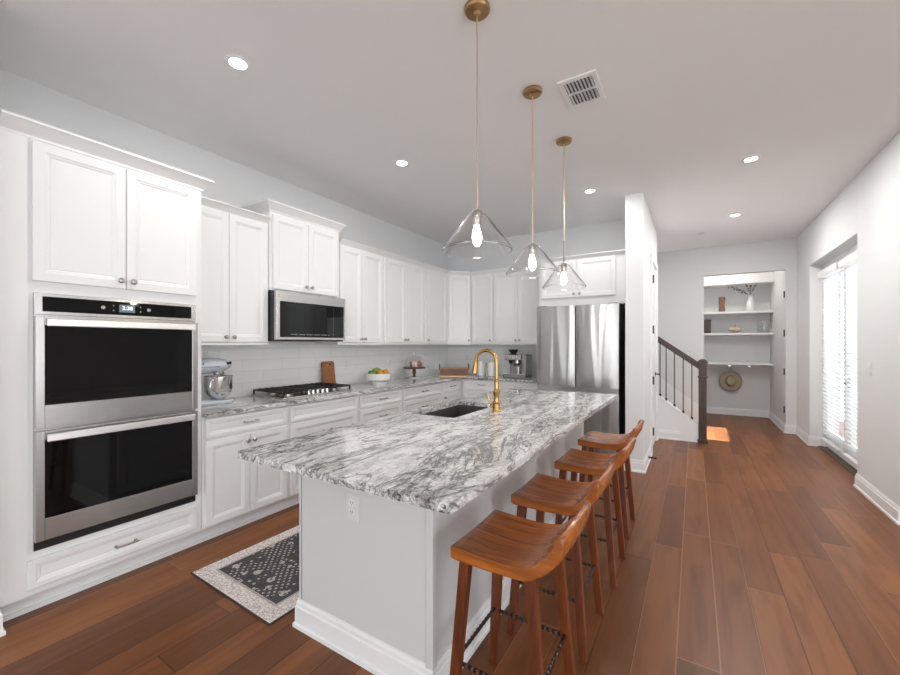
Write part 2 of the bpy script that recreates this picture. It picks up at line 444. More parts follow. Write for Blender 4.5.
# pantry door with casing
d = thing('pantry_door', 'white panelled pantry door shut in the wing wall, black lever handle', 'door'); d['kind'] = 'structure'; d.name = 'door_1'
b = B(); b.box(-.50, -.465, DY0, DY1, .006, DZ)
obj('door_panel', b, 'trim', d, smooth=False)
b = B()
for z0, z1 in ((.25, .95), (1.12, 2.25)):
    rings = []
    for i, xo in ((0, -.468), (.006, -.459), (.02, -.459), (.03, -.463)):
        rings.append([(xo, DY0+.12+i, z0+i), (xo, DY1-.12-i, z0+i), (xo, DY1-.12-i, z1-i), (xo, DY0+.12+i, z1-i)])
    b.loops(rings)
obj('door_moulding', b, 'trim', d)
b = B()
for y0, y1 in ((DY0-.072, DY0), (DY1, DY1+.072)): b.box(-.46, -.437, y0, y1, 0, DZ+.072)
b.box(-.46, -.437, DY0, DY1, DZ, DZ+.072)
obj('door_casing', b, 'trim', d, smooth=False, bevel=.004)
for z in (.28, .915, 1.55, 2.18):
    b = B(); b.cyl((-.430, DY0-.012, z-.05), (-.430, DY0-.012, z+.05), .009); b.box(-.438, -.434, DY0-.03, DY0+.0, z-.045, z+.045)
    obj('hinge', b, 'iron', d, label='dark hinge')
b = B(); b.cyl((-.465, DY1-.08, .95), (-.455, DY1-.08, .95), .028); b.cyl((-.455, DY1-.08, .95), (-.40, DY1-.08, .95), .009); b.tube([(-.405, DY1-.08, .95), (-.40, DY1-.12, .952), (-.40, DY1-.19, .95)], .009)
obj('handle', b, 'black', d, label='black lever handle')

ds = thing('door_stop', 'dark spring door stop sticking out of the wing wall baseboard', 'door stop', (-.443, 5.05, .07))
b = B(); b.cyl((0, 0, 0), (.008, 0, 0), .013); pts = [(.008+.06*i/60, .007*math.cos(i*.9), .007*math.sin(i*.9)) for i in range(61)]
b.tube(pts, .0035, 5); obj('spring', b, 'iron', ds)
obj('rubber_tip', B().cyl((.066, 0, 0), (.082, 0, 0), .009), 'black', ds, label='black rubber tip')

# glazed doors in the recess
for k, (y0, y1) in enumerate(((RY0+.04, 6.18), (6.19, RY1-.04))):
    d = thing('door_%d' % (k+2), ('nearer', 'farther')[k]+' white glazed patio door in the recess of the right wall', 'door'); d['kind'] = 'structure'
    b = B(); X0, X1 = 1.485, 1.53
    b.box(X0, X1, y0, y0+.11, .02, 2.33); b.box(X0, X1, y1-.11, y1, .02, 2.33); b.box(X0, X1, y0+.11, y1-.11, .02, .24); b.box(X0, X1, y0+.11, y1-.11, 2.22, 2.33)
    obj('door_frame', b, 'trim', d, smooth=False, bevel=.003)
    obj('glass_pane', B().box(1.505, 1.511, y0+.1, y1-.1, .23, 2.23), 'clear', d, smooth=False)
    if k == 0:
        b = B(); b.box(X0-.006, X0, y1-.07, y1-.035, .84, 1.02); b.cyl((X0-.004, y1-.052, .93), (X0-.05, y1-.052, .93), .008); b.tube([(X0-.046, y1-.052, .93), (X0-.05, y1-.10, .93), (X0-.05, y1-.16, .93)], .008)
        obj('handle', b, 'black', d, label='black lever handle')
        b = B(); b.cyl((X0-.012, y1-.052, 1.12), (X0, y1-.052, 1.12), .02); obj('deadbolt', b, 'black', d)
b = B(); b.box(1.47, 1.56, RY0, RY0+.035, 0, RZT); b.box(1.47, 1.56, RY1-.035, RY1, 0, RZT); b.box(1.47, 1.56, RY0+.035, RY1-.035, 2.34, RZT)
struct('trim_1', b, 'trim', smooth=False, bevel=.003)
struct('trim_2', B().box(1.41, 1.60, RY0, RY1, 0, .010), metal('bronze_threshold', (.22, .17, .13), .5), smooth=False, bevel=.004)
for k, (y0, y1) in enumerate(((RY0+.10, 6.13), (6.25, RY1-.10))):
    bl = thing('window_blind', ('white slatted blind on the nearer patio door, partly cut off by the wall', 'white slatted blind on the farther patio door, seen full width')[k], 'blind', (1.44, y0, 0), 0, 'blinds on the patio doors')
    W = y1-y0
    b = B(); n = 44
    for i in range(n):
        z = .175+i*(2.05/n)
        a = math.radians(63); cx, cz = .024*math.cos(a), .024*math.sin(a)
        b.poly([(-cx, 0, z+cz), (cx, 0, z-cz), (cx, W, z-cz), (-cx, W, z+cz), (-cx, 0, z+cz+.0025), (cx, 0, z-cz+.0025), (cx, W, z-cz+.0025), (-cx, W, z+cz+.0025)],
               [(0, 1, 2, 3), (7, 6, 5, 4), (0, 4, 5, 1), (2, 6, 7, 3), (1, 5, 6, 2), (0, 3, 7, 4)])
    obj('slats', b, 'slat', bl, smooth=False)
    obj('valance', B().box(-.045, .04, -.02, W+.02, 2.235, 2.315), 'trim', bl, smooth=False, bevel=.004)
    obj('bottom_rail', B().box(-.025, .025, 0, W, .118, .142), 'trim', bl, smooth=False, bevel=.003)
    b = B()
    for yy in (.1, W-.1): b.cyl((-.026, yy, .14), (-.026, yy, 2.24), .0015, n=5)
    obj('ladder_cord', b, 'trim', bl)
def plate(name, label, loc, rotz, kind='switch', gang=1, cat='light switch', mat='plate'):
    t = thing(name, label, cat, loc, rotz)
    W = .075+.046*(gang-1)
    obj('face_plate', B().box(-W/2, W/2, -.006, 0, -.058, .058), mat, t, smooth=False, bevel=.003)
    for g in range(gang):
        cx = (g-(gang-1)/2)*.046
        if kind == 'switch': obj('rocker', B().box(cx-.016, cx+.016, -.009, -.005, -.033, .033), 'plastic_white', t, smooth=False, bevel=.002)
        else:
            for dz in (-.02, .02):
                r = obj('receptacle', B().box(cx-.016, cx+.016, -.008, -.005, dz-.014, dz+.014), 'plastic_white', t, smooth=False, bevel=.003)
                b = B()
                for sx in (-.006, .006): b.box(cx+sx-.001, cx+sx+.001, -.0086, -.0078, dz-.002, dz+.007)
                b.cyl((cx, -.0086, dz-.007), (cx, -.0078, dz-.007), .002, n=8)
                obj('slots', b, 'black', r, smooth=False)
    return t
plate('light_switch', 'pale light switch on the right wall near the patio doors', (RX0, 4.93, 1.15), -PI/2, mat='plastic_white')
plate('light_switch', 'wide triple light switch on the hall wall above the stair rail', (-.08, 7.88, 1.2), 0, gang=3)
plate('light_switch', 'single light switch on the wing wall before the pantry door', (-.457, 5.25, 1.15), PI/2)
plate('power_outlet', 'power outlet on the tiled wall between cutting board and fruit bowl', (WX+.012, 3.29, 1.14), PI/2, 'outlet', cat='outlet', mat='plastic_white')
plate('power_outlet', 'power outlet on the tiled wall between fruit bowl and cake stand', (WX+.012, 4.07, 1.13), PI/2, 'outlet', cat='outlet', mat='plastic_white')
plate('power_outlet', 'power outlet on the tiled back wall above the wooden tray', (-3.10, WY-.012, 1.14), 0, 'outlet', cat='outlet', mat='plastic_white')

# alcove jamb hinges
for z in (.354, .94, 1.54, 2.14):
    b = B(); b.box(1.192, 1.2, 7.94, 7.985, z-.05, z+.05); b.cyl((1.19, 7.94, z-.052), (1.19, 7.94, z+.052), .008)
    tag(obj('hinge', b, 'black'), {.354: 'lowest', .94: 'second lowest', 1.54: 'second highest', 2.14: 'topmost'}[z]+' black door hinge on the right side of the hall opening', 'hinge', 'hinges of the hall opening')

# ------------------------------------------------------------ ceiling fittings
vt = thing('ceiling_vent', 'white metal air vent on the ceiling right of the pendants', 'vent', (-.608, 2.59, CZ))
b = B()
for x0, x1, y0, y1 in ((-.115, .115, -.16, -.125), (-.115, .115, .125, .16), (-.115, -.085, -.125, .125), (.085, .115, -.125, .125), (-.085, .085, -.008, .008)): b.box(x0, x1, y0, y1, -.009, 0)
obj('frame', b, 'trim', vt, smooth=False, bevel=.002)
obj('backing', B().box(-.085, .085, -.125, .125, -.0015, 0), paint('duct_shadow', (.05, .05, .05), .9), vt, smooth=False)
b = B()
for i in range(8):
    x = -.074+i*.0212
    for y0, y1 in ((-.123, -.01), (.01, .123)):
        b.box(-.010, .010, y0, y1, -.001, .001, Matrix.Translation((x, 0, -.007)) @ Matrix.Rotation(math.radians(40), 4, 'Y'))
obj('louvres', b, 'trim', vt, smooth=False)
tag(obj('smoke_detector', B().lathe([(.045, 0), (.045, -.006), (.03, -.02), (.012, -.026)], (.087, 6.83, CZ), 20), 'plate'), 'small flat fitting on the hall ceiling before the far wall', 'smoke detector')

DL = [(-2.237, 1.295, 'nearest to the oven, upper left of the photo'), (-2.223, 2.782, 'above the cooktop side, left of the pendants'), (-.937, 4.337, 'in front of the fridge, right behind the last pendant'),
      (.425, 4.328, 'brighter of two over the walkway, nearer the viewer'), (.438, 6.101, 'farthest one, over the hall floor')]
for x, y, s in DL:
    t_ = thing('recessed_light', 'round recessed ceiling light '+s, 'ceiling light', (x, y, CZ), 0, 'recessed ceiling lights')
    obj('trim_ring', B().lathe([(.044, -.001), (.048, -.006), (.064, -.006), (.070, 0)], n=28, cap0=False, cap1=False), 'trim', t_)
    obj('lens', B().lathe([(.045, -.002), (.03, -.004)], n=28), 'lamp', t_, label='glowing lens')
    light('recessed_light_beam', 'AREA', (x, y, CZ-.012), (0, 0, 0), 6 if x < 0 else 15, (1, .98, .955), shape='DISK', size=.09)

def pendant(y, lab):
    px = -.89 if y < 2 else -.88
    t_ = thing('pendant_light', lab, 'pendant light', (px, y, CZ), 0, 'pendant lights over the island')
    obj('canopy', B().lathe([(.062, 0), (.062, -.012), (.056, -.02), (.018, -.024), (.009, -.035)], n=32), 'abrass', t_, label='antique brass canopy')
    obj('rod', B().cyl((0, 0, -.03), (0, 0, -.985), .0045, n=10), 'rod', t_)
    obj('lower_rod', B().cyl((0, 0, -.80), (0, 0, -.965), .007, n=10), 'nickel', t_) if y > 3 else None
    obj('socket', B().lathe([(.008, -.972), (.021, -.978), (.024, -.990), (.024, -1.008), (.020, -1.011), (.020, -1.040), (.017, -1.050), (.012, -1.050)], n=24), 'nickel', t_, label='nickel bulb socket')
    sh = [(.021, -.990), (.036, -.992), (.044, -.999), (.056, -1.014), (.162, -1.152), (.169, -1.164), (.168, -1.172)]
    inn = [(r-.0035, z-.001) for r, z in sh[::-1]]
    obj('glass_shade', B().lathe(sh+inn, n=48, cap0=False, cap1=False, closed=True), 'shade', t_, label='clear conical glass shade')
    obj('bulb', B().lathe([(.011, -1.045), (.013, -1.058), (.020, -1.083), (.024, -1.107), (.021, -1.130), (.010, -1.146), (.003, -1.149)], n=20), 'bulb', t_, label='lit filament bulb')
    light('pendant_glow', 'POINT', (px, y, CZ-1.20), (0, 0, 0), 2.5, (1, .9, .78), shadow_soft_size=.03)
pendant(1.69, 'nearest and largest-looking brass pendant with clear cone shade over the island')
pendant(2.43, 'middle of three brass pendants with clear cone shade')
pendant(3.15, 'farthest brass pendant with clear cone shade, before the fridge')

# ------------------------------------------------------------ cabinets
def knob(p, x, z, y=-.02):
    b = B(); b.lathe([(.009, 0), (.006, .003), (.006, .014), (.015, .019), (.0165, .024), (.012, .030), (.004, .032)], (x, y, z), 16, RX(PI/2))
    obj('knob', b, 'nickel', p, label='brushed nickel knob')
def pull(p, x, z, y=-.02, L=.11):
    b = B()
    for s in (-1, 1): b.lathe([(.008, 0), (.006, .004), (.006, .026)], (x+s*L*.42, y, z), 10, RX(PI/2))
    b.tube([(x+L/2*(i/6-1)*1.0, y-.026-.005*(1-((i-6)/6)**2), z) for i in range(13)], .0052, 8)
    obj('handle', b, 'nickel', p, label='brushed nickel bar handle')
CROWN = [(0, 0), (.006, 0), (.008, .010), (.044, .050), (.050, .052), (.050, .062), (0, .062)]
CROWNB = [(0, 0), (.006, 0), (.008, .012), (.050, .062), (.057, .064), (.057, .076), (0, .076)]
def cabinet(name, label, loc, rotz, w, d, z0, z1, fronts, toe=0, group=None, body='cab'):
    t_ = thing(name, label, 'cabinet', loc, rotz, group)
    obj('body', B().box(0, w, 0, d, z0, z1), body, t_, smooth=False, bevel=.0015)
    if toe: obj('toe_kick', B().box(0, w, .065, .085, 0, z0).box(0, w, .052, .066, 0, .022), 'cab', t_, smooth=False)
    for f in fronts:
        kind, x0, x1, a, c = f[:5]
        o = obj(kind, B().front(x0, x1, a, c), 'cab', t_, smooth=False)
        for h in f[5:]:
            if h[0] == 'k': knob(o, h[1], h[2])
            else: pull(o, h[1], h[2])
    return t_
L90 = PI/2
G = 'white wall cabinets'
# tall oven cabinet
T0 = .474; TW = 1.392-T0
tc = cabinet('tall_cabinet', 'tall white cabinet that houses the double oven', (-2.84, T0, 0), L90, TW, .62, .105, 2.41,
    [('door', .585-T0, .968-T0, 1.69, 2.395, ('k', .94-T0, 1.735)), ('door', .972-T0, 1.357-T0, 1.69, 2.395, ('k', 1.0-T0, 1.735)),
     ('drawer', .57-T0, 1.354-T0, .14, .285, ('p', .967-T0, .208))], toe=1)
obj('crown_moulding', B().sweep([(0, 0), (TW, 0), (TW, .62)], [(a, z+2.405) for a, z in CROWNB]), 'cab', tc, smooth=False)
obj('stile', B().box(0, .10, -.004, 0, .105, 2.405), 'cab', tc, smooth=False)
UZ0, UZ1 = 1.378, 2.397
def upper(label, y0, y1, doors):
    fr = []
    for (a, c, ks) in doors: fr.append(('door', a-y0, c-y0, UZ0+.008, UZ1-.006, ('k', ks-y0, 1.425)))
    t_ = cabinet('wall_cabinet', label, (-3.12, y0, 0), L90, y1-y0, .35, UZ0, UZ1, fr, group=G)
    obj('light_rail', B().box(0, y1-y0, -.012, .012, UZ0-.016, UZ0), 'cab', t_, smooth=False)
    return t_
u1 = upper('white two-door wall cabinet between the oven and the microwave, above the mixer', 1.394, 2.068, [(1.415, 1.724, 1.694), (1.728, 2.058, 1.758)])
obj('crown_moulding', B().sweep([(0, 0), (.674, 0)], [(a, z+UZ1-.004) for a, z in CROWN]), 'cab', u1, smooth=False)
upper('white two-door wall cabinet right of the microwave, above the cutting board', 2.852, 3.545, [(2.87, 3.19, 3.163), (3.194, 3.53, 3.222)])
upper('white two-door wall cabinet above the fruit bowl, mid left wall', 3.547, 4.375, [(3.56, 3.955, 3.928), (3.959, 4.355, 3.987)])
upper('white single-door wall cabinet beside the kitchen corner, knob at its left', 4.377, 4.99, [(4.40, 4.93, 4.44)])
# deeper cabinet over the microwave
mc = cabinet('wall_cabinet', 'short, deeper white wall cabinet right above the microwave', (-3.10, 2.07, 0), L90, .779, .37, 1.835, 2.522,
    [('door', .026, .385, 1.848, 2.49, ('k', .355, 1.90)), ('door', .389, .752, 1.848, 2.49, ('k', .419, 1.90))], group=G)
obj('crown_moulding', B().sweep([(0, .37), (0, 0), (.779, 0), (.779, .37)], [(a, z+2.515) for a, z in CROWNB]), 'cab', mc, smooth=False)
# corner + back wall
dg = thing('wall_cabinet', 'white angled corner wall cabinet with one door, above the wooden tray', 'cabinet', (-3.12, 4.99, 0), PI/4, G)
b = B(); b.prism([(0, 0), (.362, 0), (.60, .236), (.356, .486), (.005, .486), (-.236, .245)], lambda u, v, k: (u, v, (UZ0, UZ1)[k]))
obj('body', b, 'cab', dg, smooth=False)
o = obj('door', B().front(.016, .346, UZ0+.008, UZ1-.006), 'cab', dg, smooth=False); knob(o, .312, 1.425)
obj('light_rail', B().box(0, .362, -.012, .012, UZ0-.016, UZ0), 'cab', dg, smooth=False)
UYF = 4.99+.256
for lab, x0, x1, doors in (('white single-door wall cabinet right of the corner one, above the canisters', -2.862, -2.492, [(-2.85, -2.50, -2.535)]),
                           ('white two-door wall cabinet left of the fridge, above the espresso machine', -2.490, -1.702, [(-2.475, -2.108, -2.138), (-2.104, -1.735, -2.075)])):
    fr = [('door', a-x0, c-x0, UZ0+.008, UZ1-.006, ('k', k-x0, 1.425)) for a, c, k in doors]
    t_ = cabinet('wall_cabinet', lab, (x0, UYF, 0), 0, x1-x0, WY-UYF, UZ0, UZ1, fr, group=G)
    obj('light_rail', B().box(0, x1-x0, -.012, .012, UZ0-.016, UZ0), 'cab', t_, smooth=False)
fc = cabinet('wall_cabinet', 'deep white two-door cabinet above the fridge', (-1.70, 4.95, 0), 0, 1.062, .61, 1.842, 2.43,
    [('door', .035, .478, 1.945, 2.405, ('k', .445, 1.985)), ('door', .482, .925, 1.945, 2.405, ('k', .515, 1.985))], group=G)
obj('side_panel', B().box(0, .019, .0, .61, 0, 1.842), 'cab', fc, smooth=False)
tag(obj('crown_moulding', B().sweep([(-3.12, 2.87), (-3.12, 4.99), (-2.864, UYF), (-1.70, UYF), (-1.70, 4.95), (-.638, 4.95)], [(a, z+UZ1-.002) for a, z in CROWN]), 'cab', smooth=False),
    'long white crown moulding that runs over the cabinets around the corner to the fridge', 'moulding')
b = B().box(-1.70, -.638, 4.95, 4.97, 2.43, 2.50)

BZ0, BZ1 = .105, .872
def base(label, y0, y1, fr):
    return cabinet('base_cabinet', label, (-2.84, y0, 0), L90, y1-y0, .62, BZ0, BZ1, [(f[0], f[1]-y0, f[2]-y0, f[3], f[4])+tuple((h[0], h[1]-y0, h[2]) for h in f[5:]) for f in fr], toe=1, group='white base cabinets')
base('white base cabinet right of the oven, one drawer over two doors, under the mixer', 1.394, 2.062,
     [('drawer', 1.41, 2.045, .724, .858, ('p', 1.727, .795)), ('door', 1.41, 1.725, .12, .708, ('k', 1.700, .655)), ('door', 1.729, 2.045, .12, .708, ('k', 1.754, .655))])
base('white base cabinet under the cooktop, wide blank drawers', 2.064, 2.855,
     [('drawer', 2.08, 2.84, .724, .858), ('drawer', 2.08, 2.83, .43, .71, ('p', 2.455, .60)), ('drawer', 2.08, 2.83, .12, .412, ('p', 2.455, .30))])
base('white drawer base cabinet right of the cooktop, below the fruit bowl', 2.857, 3.545,
     [('drawer', 2.875, 3.53, .724, .858, ('p', 3.205, .79)), ('drawer', 2.875, 3.53, .43, .71, ('p', 3.205, .61)), ('drawer', 2.875, 3.53, .12, .412, ('p', 3.205, .32))])
base('white drawer base cabinet below the cake stand', 3.547, 4.365,
     [('drawer', 3.565, 4.345, .724, .858, ('p', 3.965, .795)), ('drawer', 3.565, 4.345, .43, .71, ('p', 3.965, .61)), ('drawer', 3.565, 4.345, .12, .412, ('p', 3.965, .32))])
base('narrow white base cabinet at the kitchen corner on the left wall', 4.367, 5.54,
     [('drawer', 4.40, 4.84, .724, .858, ('p', 4.63, .795)), ('door', 4.40, 4.84, .12, .71, ('k', 4.43, .655))])
for lab, x0, x1 in (('white base cabinet on the back wall under the canisters', -2.838, -2.242), ('white base cabinet on the back wall beside the fridge, under the espresso machine', -2.24, -1.702)):
    cx = (x1-x0)/2+(.03 if x0 < -2.5 else 0)
    cabinet('base_cabinet', lab, (x0, 4.93, 0), 0, x1-x0, .63, BZ0, BZ1, [('drawer', .04, x1-x0-.012, .724, .858, ('p', cx, .80)), ('door', .04, cx-.002, .12, .71, ('k', cx-.03, .655)), ('door', cx+.002, x1-x0-.012, .12, .71, ('k', cx+.03, .655))], toe=1, group='white base cabinets')

def slab(name, outer, holes, z0, z1, mat, bevel=.004):
    bm = bmesh.new(); es = []
    for lp in [outer]+holes:
        vs = [bm.verts.new((x, y, z0)) for x, y in lp]
        es += [bm.edges.new((vs[i], vs[(i+1) % len(vs)])) for i in range(len(vs))]
    bmesh.ops.triangle_fill(bm, use_beauty=True, edges=es)
    r = bmesh.ops.extrude_face_region(bm, geom=bm.faces[:])
    for v in r['geom']:
        if isinstance(v, bmesh.types.BMVert): v.co.z = z1
    bb = B.__new__(B); bb.b = bm
    return obj(name, bb, mat, bevel=bevel, smooth=False)
def rrect(x0, x1, y0, y1, r, n=6):
    pts = []
    for cx, cy, a0 in ((x1-r, y0+r, -90), (x1-r, y1-r, 0), (x0+r, y1-r, 90), (x0+r, y0+r, 180)):
        for i in range(n+1):
            a = math.radians(a0+90*i/n); pts.append((cx+r*math.cos(a), cy+r*math.sin(a)))
    return pts
tag(slab('countertop', [(WX, 1.394), (-2.795, 1.394), (-2.795, 4.89), (-1.702, 4.89), (-1.702, WY), (WX, WY)], [], .872, .902, 'granite'),
    'grey streaked granite countertop along the left and back walls', 'countertop')
b = B(); b.box(WX, WX+.012, 1.394, WY, .902, 1.378); b.box(WX+.012, -1.702, WY-.012, WY, .902, 1.378); b.box(WX, WX+.012, 2.06, 2.85, 1.378, 1.42)
struct('wall_backsplash', b, 'tile', smooth=False)

# ------------------------------------------------------------ double wall oven
ov = thing('double_wall_oven', 'built-in stainless double oven with black glass doors', 'oven', (-2.84, .59, .325), L90)
W = .758
obj('housing', B().box(0, W, -.012, .0, 0, 1.305).box(.0, W, -.02, -.012, 1.195, 1.305), 'steel', ov, smooth=False, bevel=.002)
obj('control_panel', B().box(.03, W-.03, -.024, -.018, 1.212, 1.288), 'glassblack', ov, smooth=False, label='black glass control panel')
pz = 1.250
obj('display', B().box(.345, .42, -.0250, -.0238, pz-.022, pz+.022), 'dispbg', ov, smooth=False)
mesh_text('display_digits', '2:38', .030, 'disp', ov, (.383, -.0258, pz+.002), (PI/2, 0, 0))
b = B()
for x in (.318, .448):
    for z in (-.014, .014): b.cyl((x, -.0238, pz+z), (x, -.0252, pz+z), .0028, n=8)
for x in (.272, .49):
    b.tube([(x+.008*math.cos(a*PI/5), -.0246, pz+.008*math.sin(a*PI/5)) for a in range(11)], .0014, 4)
    b.box(x-.004, x+.004, -.0252, -.0238, pz-.003, pz+.003)
obj('touch_icons', b, 'plate', ov)
for nm, z0, z1, g0, g1 in (('oven_door', .618, 1.186, .735, 1.140), ('oven_door', .05, .604, .160, .556)):
    b = B()
    b.box(0, .034, -.045, -.012, z0, z1); b.box(W-.034, W, -.045, -.012, z0, z1)
    b.box(.034, W-.034, -.045, -.012, z0, g0); b.box(.034, W-.034, -.045, -.012, g1, z1)
    od = obj(nm, b, 'steel', ov, smooth=False, bevel=.002)
    obj('door_glass', B().box(.033, W-.033, -.041, -.014, g0-.002, g1+.002), 'glassblack', od, smooth=False, label='black glass window')
    b = B(); b.box(.045, .075, -.075, -.045, z1-.045, z1-.02); b.box(W-.075, W-.045, -.075, -.045, z1-.045, z1-.02)
    b.box(.034, W-.034, -.090, -.074, z1-.052, z1-.012)
    obj('handle', b, 'bright', od, smooth=False, bevel=.005)
mesh_text('maker_lettering', 'Whirlpool', .019, 'nickel', ov, (.42, -.0456, .095), (PI/2, 0, 0))
obj('vent_gap', B().box(0, W, -.014, -.0125, 0, .05), 'black', ov, smooth=False, label='black vent strip')

# ------------------------------------------------------------ microwave
mw = thing('microwave', 'stainless over-the-range microwave with black glass front', 'microwave', (-3.03, 2.066, 1.395), L90)
W, H = .775, .428
obj('body', B().box(0, W, 0, .42, 0, H), 'black', mw, smooth=False, bevel=.002, label='black body')
b = B(); b.box(0, .035, -.032, 0, 0.012, H); b.box(W-.02, W, -.032, 0, .012, H); b.box(.035, W-.02, -.032, 0, .012, .035); b.box(.035, W-.02, -.032, 0, H-.085, H)
obj('front_frame', b, 'steel', mw, smooth=False, bevel=.002)
obj('door_glass', B().box(.034, W-.019, -.027, -.001, .034, H-.084), 'glassblack', mw, smooth=False, label='black glass door')
b = B()
for i in range(9): b.cyl((.625, -.0268, .07+i*.03), (.625, -.0276, .07+i*.03), .0022, n=6)
for i in range(26):
    if i % 5 != 4: b.box(.15+i*.0165, .15+i*.0165+.009, -.0276, -.0268, .058, .062)
obj('control_marks', b, 'plate', mw, smooth=False)
b = B()
for i in range(12): b.box(.06+i*.055, .06+i*.055+.035, .06, .30, -.002, 0)
obj('vent_slots', b, 'nickel', mw, smooth=False)

# ------------------------------------------------------------ cooktop
ck = thing('gas_cooktop', 'stainless gas cooktop with black iron grates on the left counter', 'cooktop', (-2.93, 2.088, .902), L90)
W, D = .79, .48
obj('tray', B().box(0, W, 0, D, 0, .014), 'steel', ck, smooth=False, bevel=.005)
for cx, cy, r in ((.137, .13, .04), (.137, .35, .048), (.395, .30, .058), (.652, .13, .04), (.652, .35, .048)):
    bu = obj('burner', B().lathe([(r*1.15, .014), (r*1.15, .02), (r, .028), (r*.6, .03)], (cx, cy, 0), 24), 'nickel', ck)
    obj('burner_cap', B().lathe([(r*.8, .03), (r*.82, .037), (r*.6, .041)], (cx, cy, 0), 24), 'iron', bu, label='black burner cap')
for x0, x1, y0 in ((.012, .262, .02), (.267, .522, .12), (.527, .778, .02)):
    b = B(); y1 = D-.02; z0, z1 = .046, .058
    for xx in (x0, x1-.012): b.box(xx, xx+.012, y0, y1, z0, z1)
    for yy in (y0, y1-.012, (y0+y1)/2-.006): b.box(x0, x1, yy, yy+.012, z0, z1)
    for k in range(1, 4):
        xx = x0+(x1-x0)*k/4; b.box(xx-.005, xx+.005, y0, y1, z0+.001, z1+.004)
    for k in range(1, 6):
        yy = y0+(y1-y0)*k/6; b.box(x0+.01, x1-.01, yy-.004, yy+.004, z0+.002, z1)
    for xx in (x0, x1-.012):
        for yy in (y0, y1-.012): b.box(xx, xx+.012, yy, yy+.012, .014, z0)
    obj('grate', b, 'iron', ck, smooth=False, label='black cast iron grate')
for i in range(5):
    x = .290+i*.054
    b = B(); b.lathe([(.020, .014), (.020, .020), (.0165, .024), (.0155, .042), (.013, .045)], (x, .055, 0), 20); b.box(x-.003, x+.003, .040, .070, .043, .048)
    obj('control_knob', b, 'chrome', ck, label='polished steel knob')

# ------------------------------------------------------------ fridge
fr = thing('refrigerator', 'stainless french-door refrigerator beside the wing wall', 'refrigerator', (-1.61, 4.58, 0))
W = .918
obj('case', B().box(.004, W-.004, .075, .90, .03, 1.80), 'black', fr, smooth=False, bevel=.004, label='black case')
def fdoor(name, x0, x1, z0, z1):
    pts = []
    n = 12
    for i in range(n+1):
        u = i/n; x = x0+(x1-x0)*u
        e = min(1, min(u, 1-u)/.06)
        pts.append((x, -.004*(1-(2*u-1)**2) + .014*(1-math.sin(e*PI/2))))
    pts += [(x1, .068), (x0, .068)]
    return obj(name, B().prism(pts, lambda u, v, k: (u, v, (z0, z1)[k])), 'fridge', fr, angle=30)
fdoor('door', 0, W/2-.006, .882, 1.812); fdoor('door', W/2+.006, W, .882, 1.812)
dr = fdoor('freezer_drawer', 0, W, .06, .815)
obj('grip_channel', B().box(.005, W-.005, .03, .07, .815, .879), 'steel', fr, smooth=False)
obj('grip_lip', B().box(.0, W, -.012, .02, .806, .822), 'chrome', dr, smooth=False, bevel=.004)
obj('hinge_cover', B().box(W-.11, W-.01, .03, .14, 1.80, 1.822).box(.01, .11, .03, .14, 1.80, 1.822), 'black', fr, smooth=False, bevel=.004)
obj('maker_badge', B().box(W-.13, W-.07, -.0015, .004, 1.735, 1.745), 'chrome', fr, smooth=False)
b = B()
for x in (.06, W-.06):
    for y in (.15, .8): b.cyl((x, y, 0), (x, y, .035), .02)
obj('feet', b, 'black', fr)

# ------------------------------------------------------------ island
IX0, IX1, IY0, IY1 = -1.635, -.852, 1.25, 3.66
isl = thing('kitchen_island', 'large pale painted kitchen island base under the granite top', 'kitchen island', (IX0, IY0, 0))
w_, l_ = IX1-IX0, IY1-IY0
obj('body', B().box(0, .012, 0, l_, 0, .884).box(w_-.02, w_, 0, l_, 0, .884).box(.02, w_-.02, 0, .02, 0, .884).box(.02, w_-.02, l_-.02, l_, 0, .884).box(.02, w_-.02, .02, l_-.02, .08, .1), 'island', isl, smooth=False, bevel=.002)
for ya, yb in ((-.006, .03), (l_-.03, l_+.006)): obj('corner_post', B().box(w_-.03, w_+.006, ya, yb, .0, .884), 'island', isl, smooth=False, bevel=.003)
obj('baseboard', B().sweep([(0, l_), (0, 0), (w_, 0), (w_, l_), (0, l_)][::1], BP), 'trim', isl, smooth=False)
b = B(); dd = []
for i in range(4):
    x0 = .06+i*(l_-.1)/4; x1 = x0+(l_-.1)/4-.01
    e = B().front(x0, x1, .16, .86)
    o = obj('door', e, 'cab', isl, smooth=False, loc=(0, l_, 0), rot=(0, 0, -L90)); knob(o, x0+.035 if i % 2 else x1-.035, .80)
TX0, TX1, TY0, TY1 = -1.662, -.588, .955, 3.80
SX0, SX1, SY0, SY1 = -1.598, -1.255, 2.08, 2.74
tag(slab('island_countertop', rrect(TX0, TX1, TY0, TY1, .018), [rrect(SX0, SX1, SY0, SY1, .02, 4)[::-1]], .884, .914, 'granite', .005),
    'large grey and white granite slab on top of the kitchen island', 'countertop')
plate('power_outlet', 'white power outlet on the near end of the kitchen island', (-1.272, IY0, .655), 0, 'outlet', cat='outlet', mat='plate')
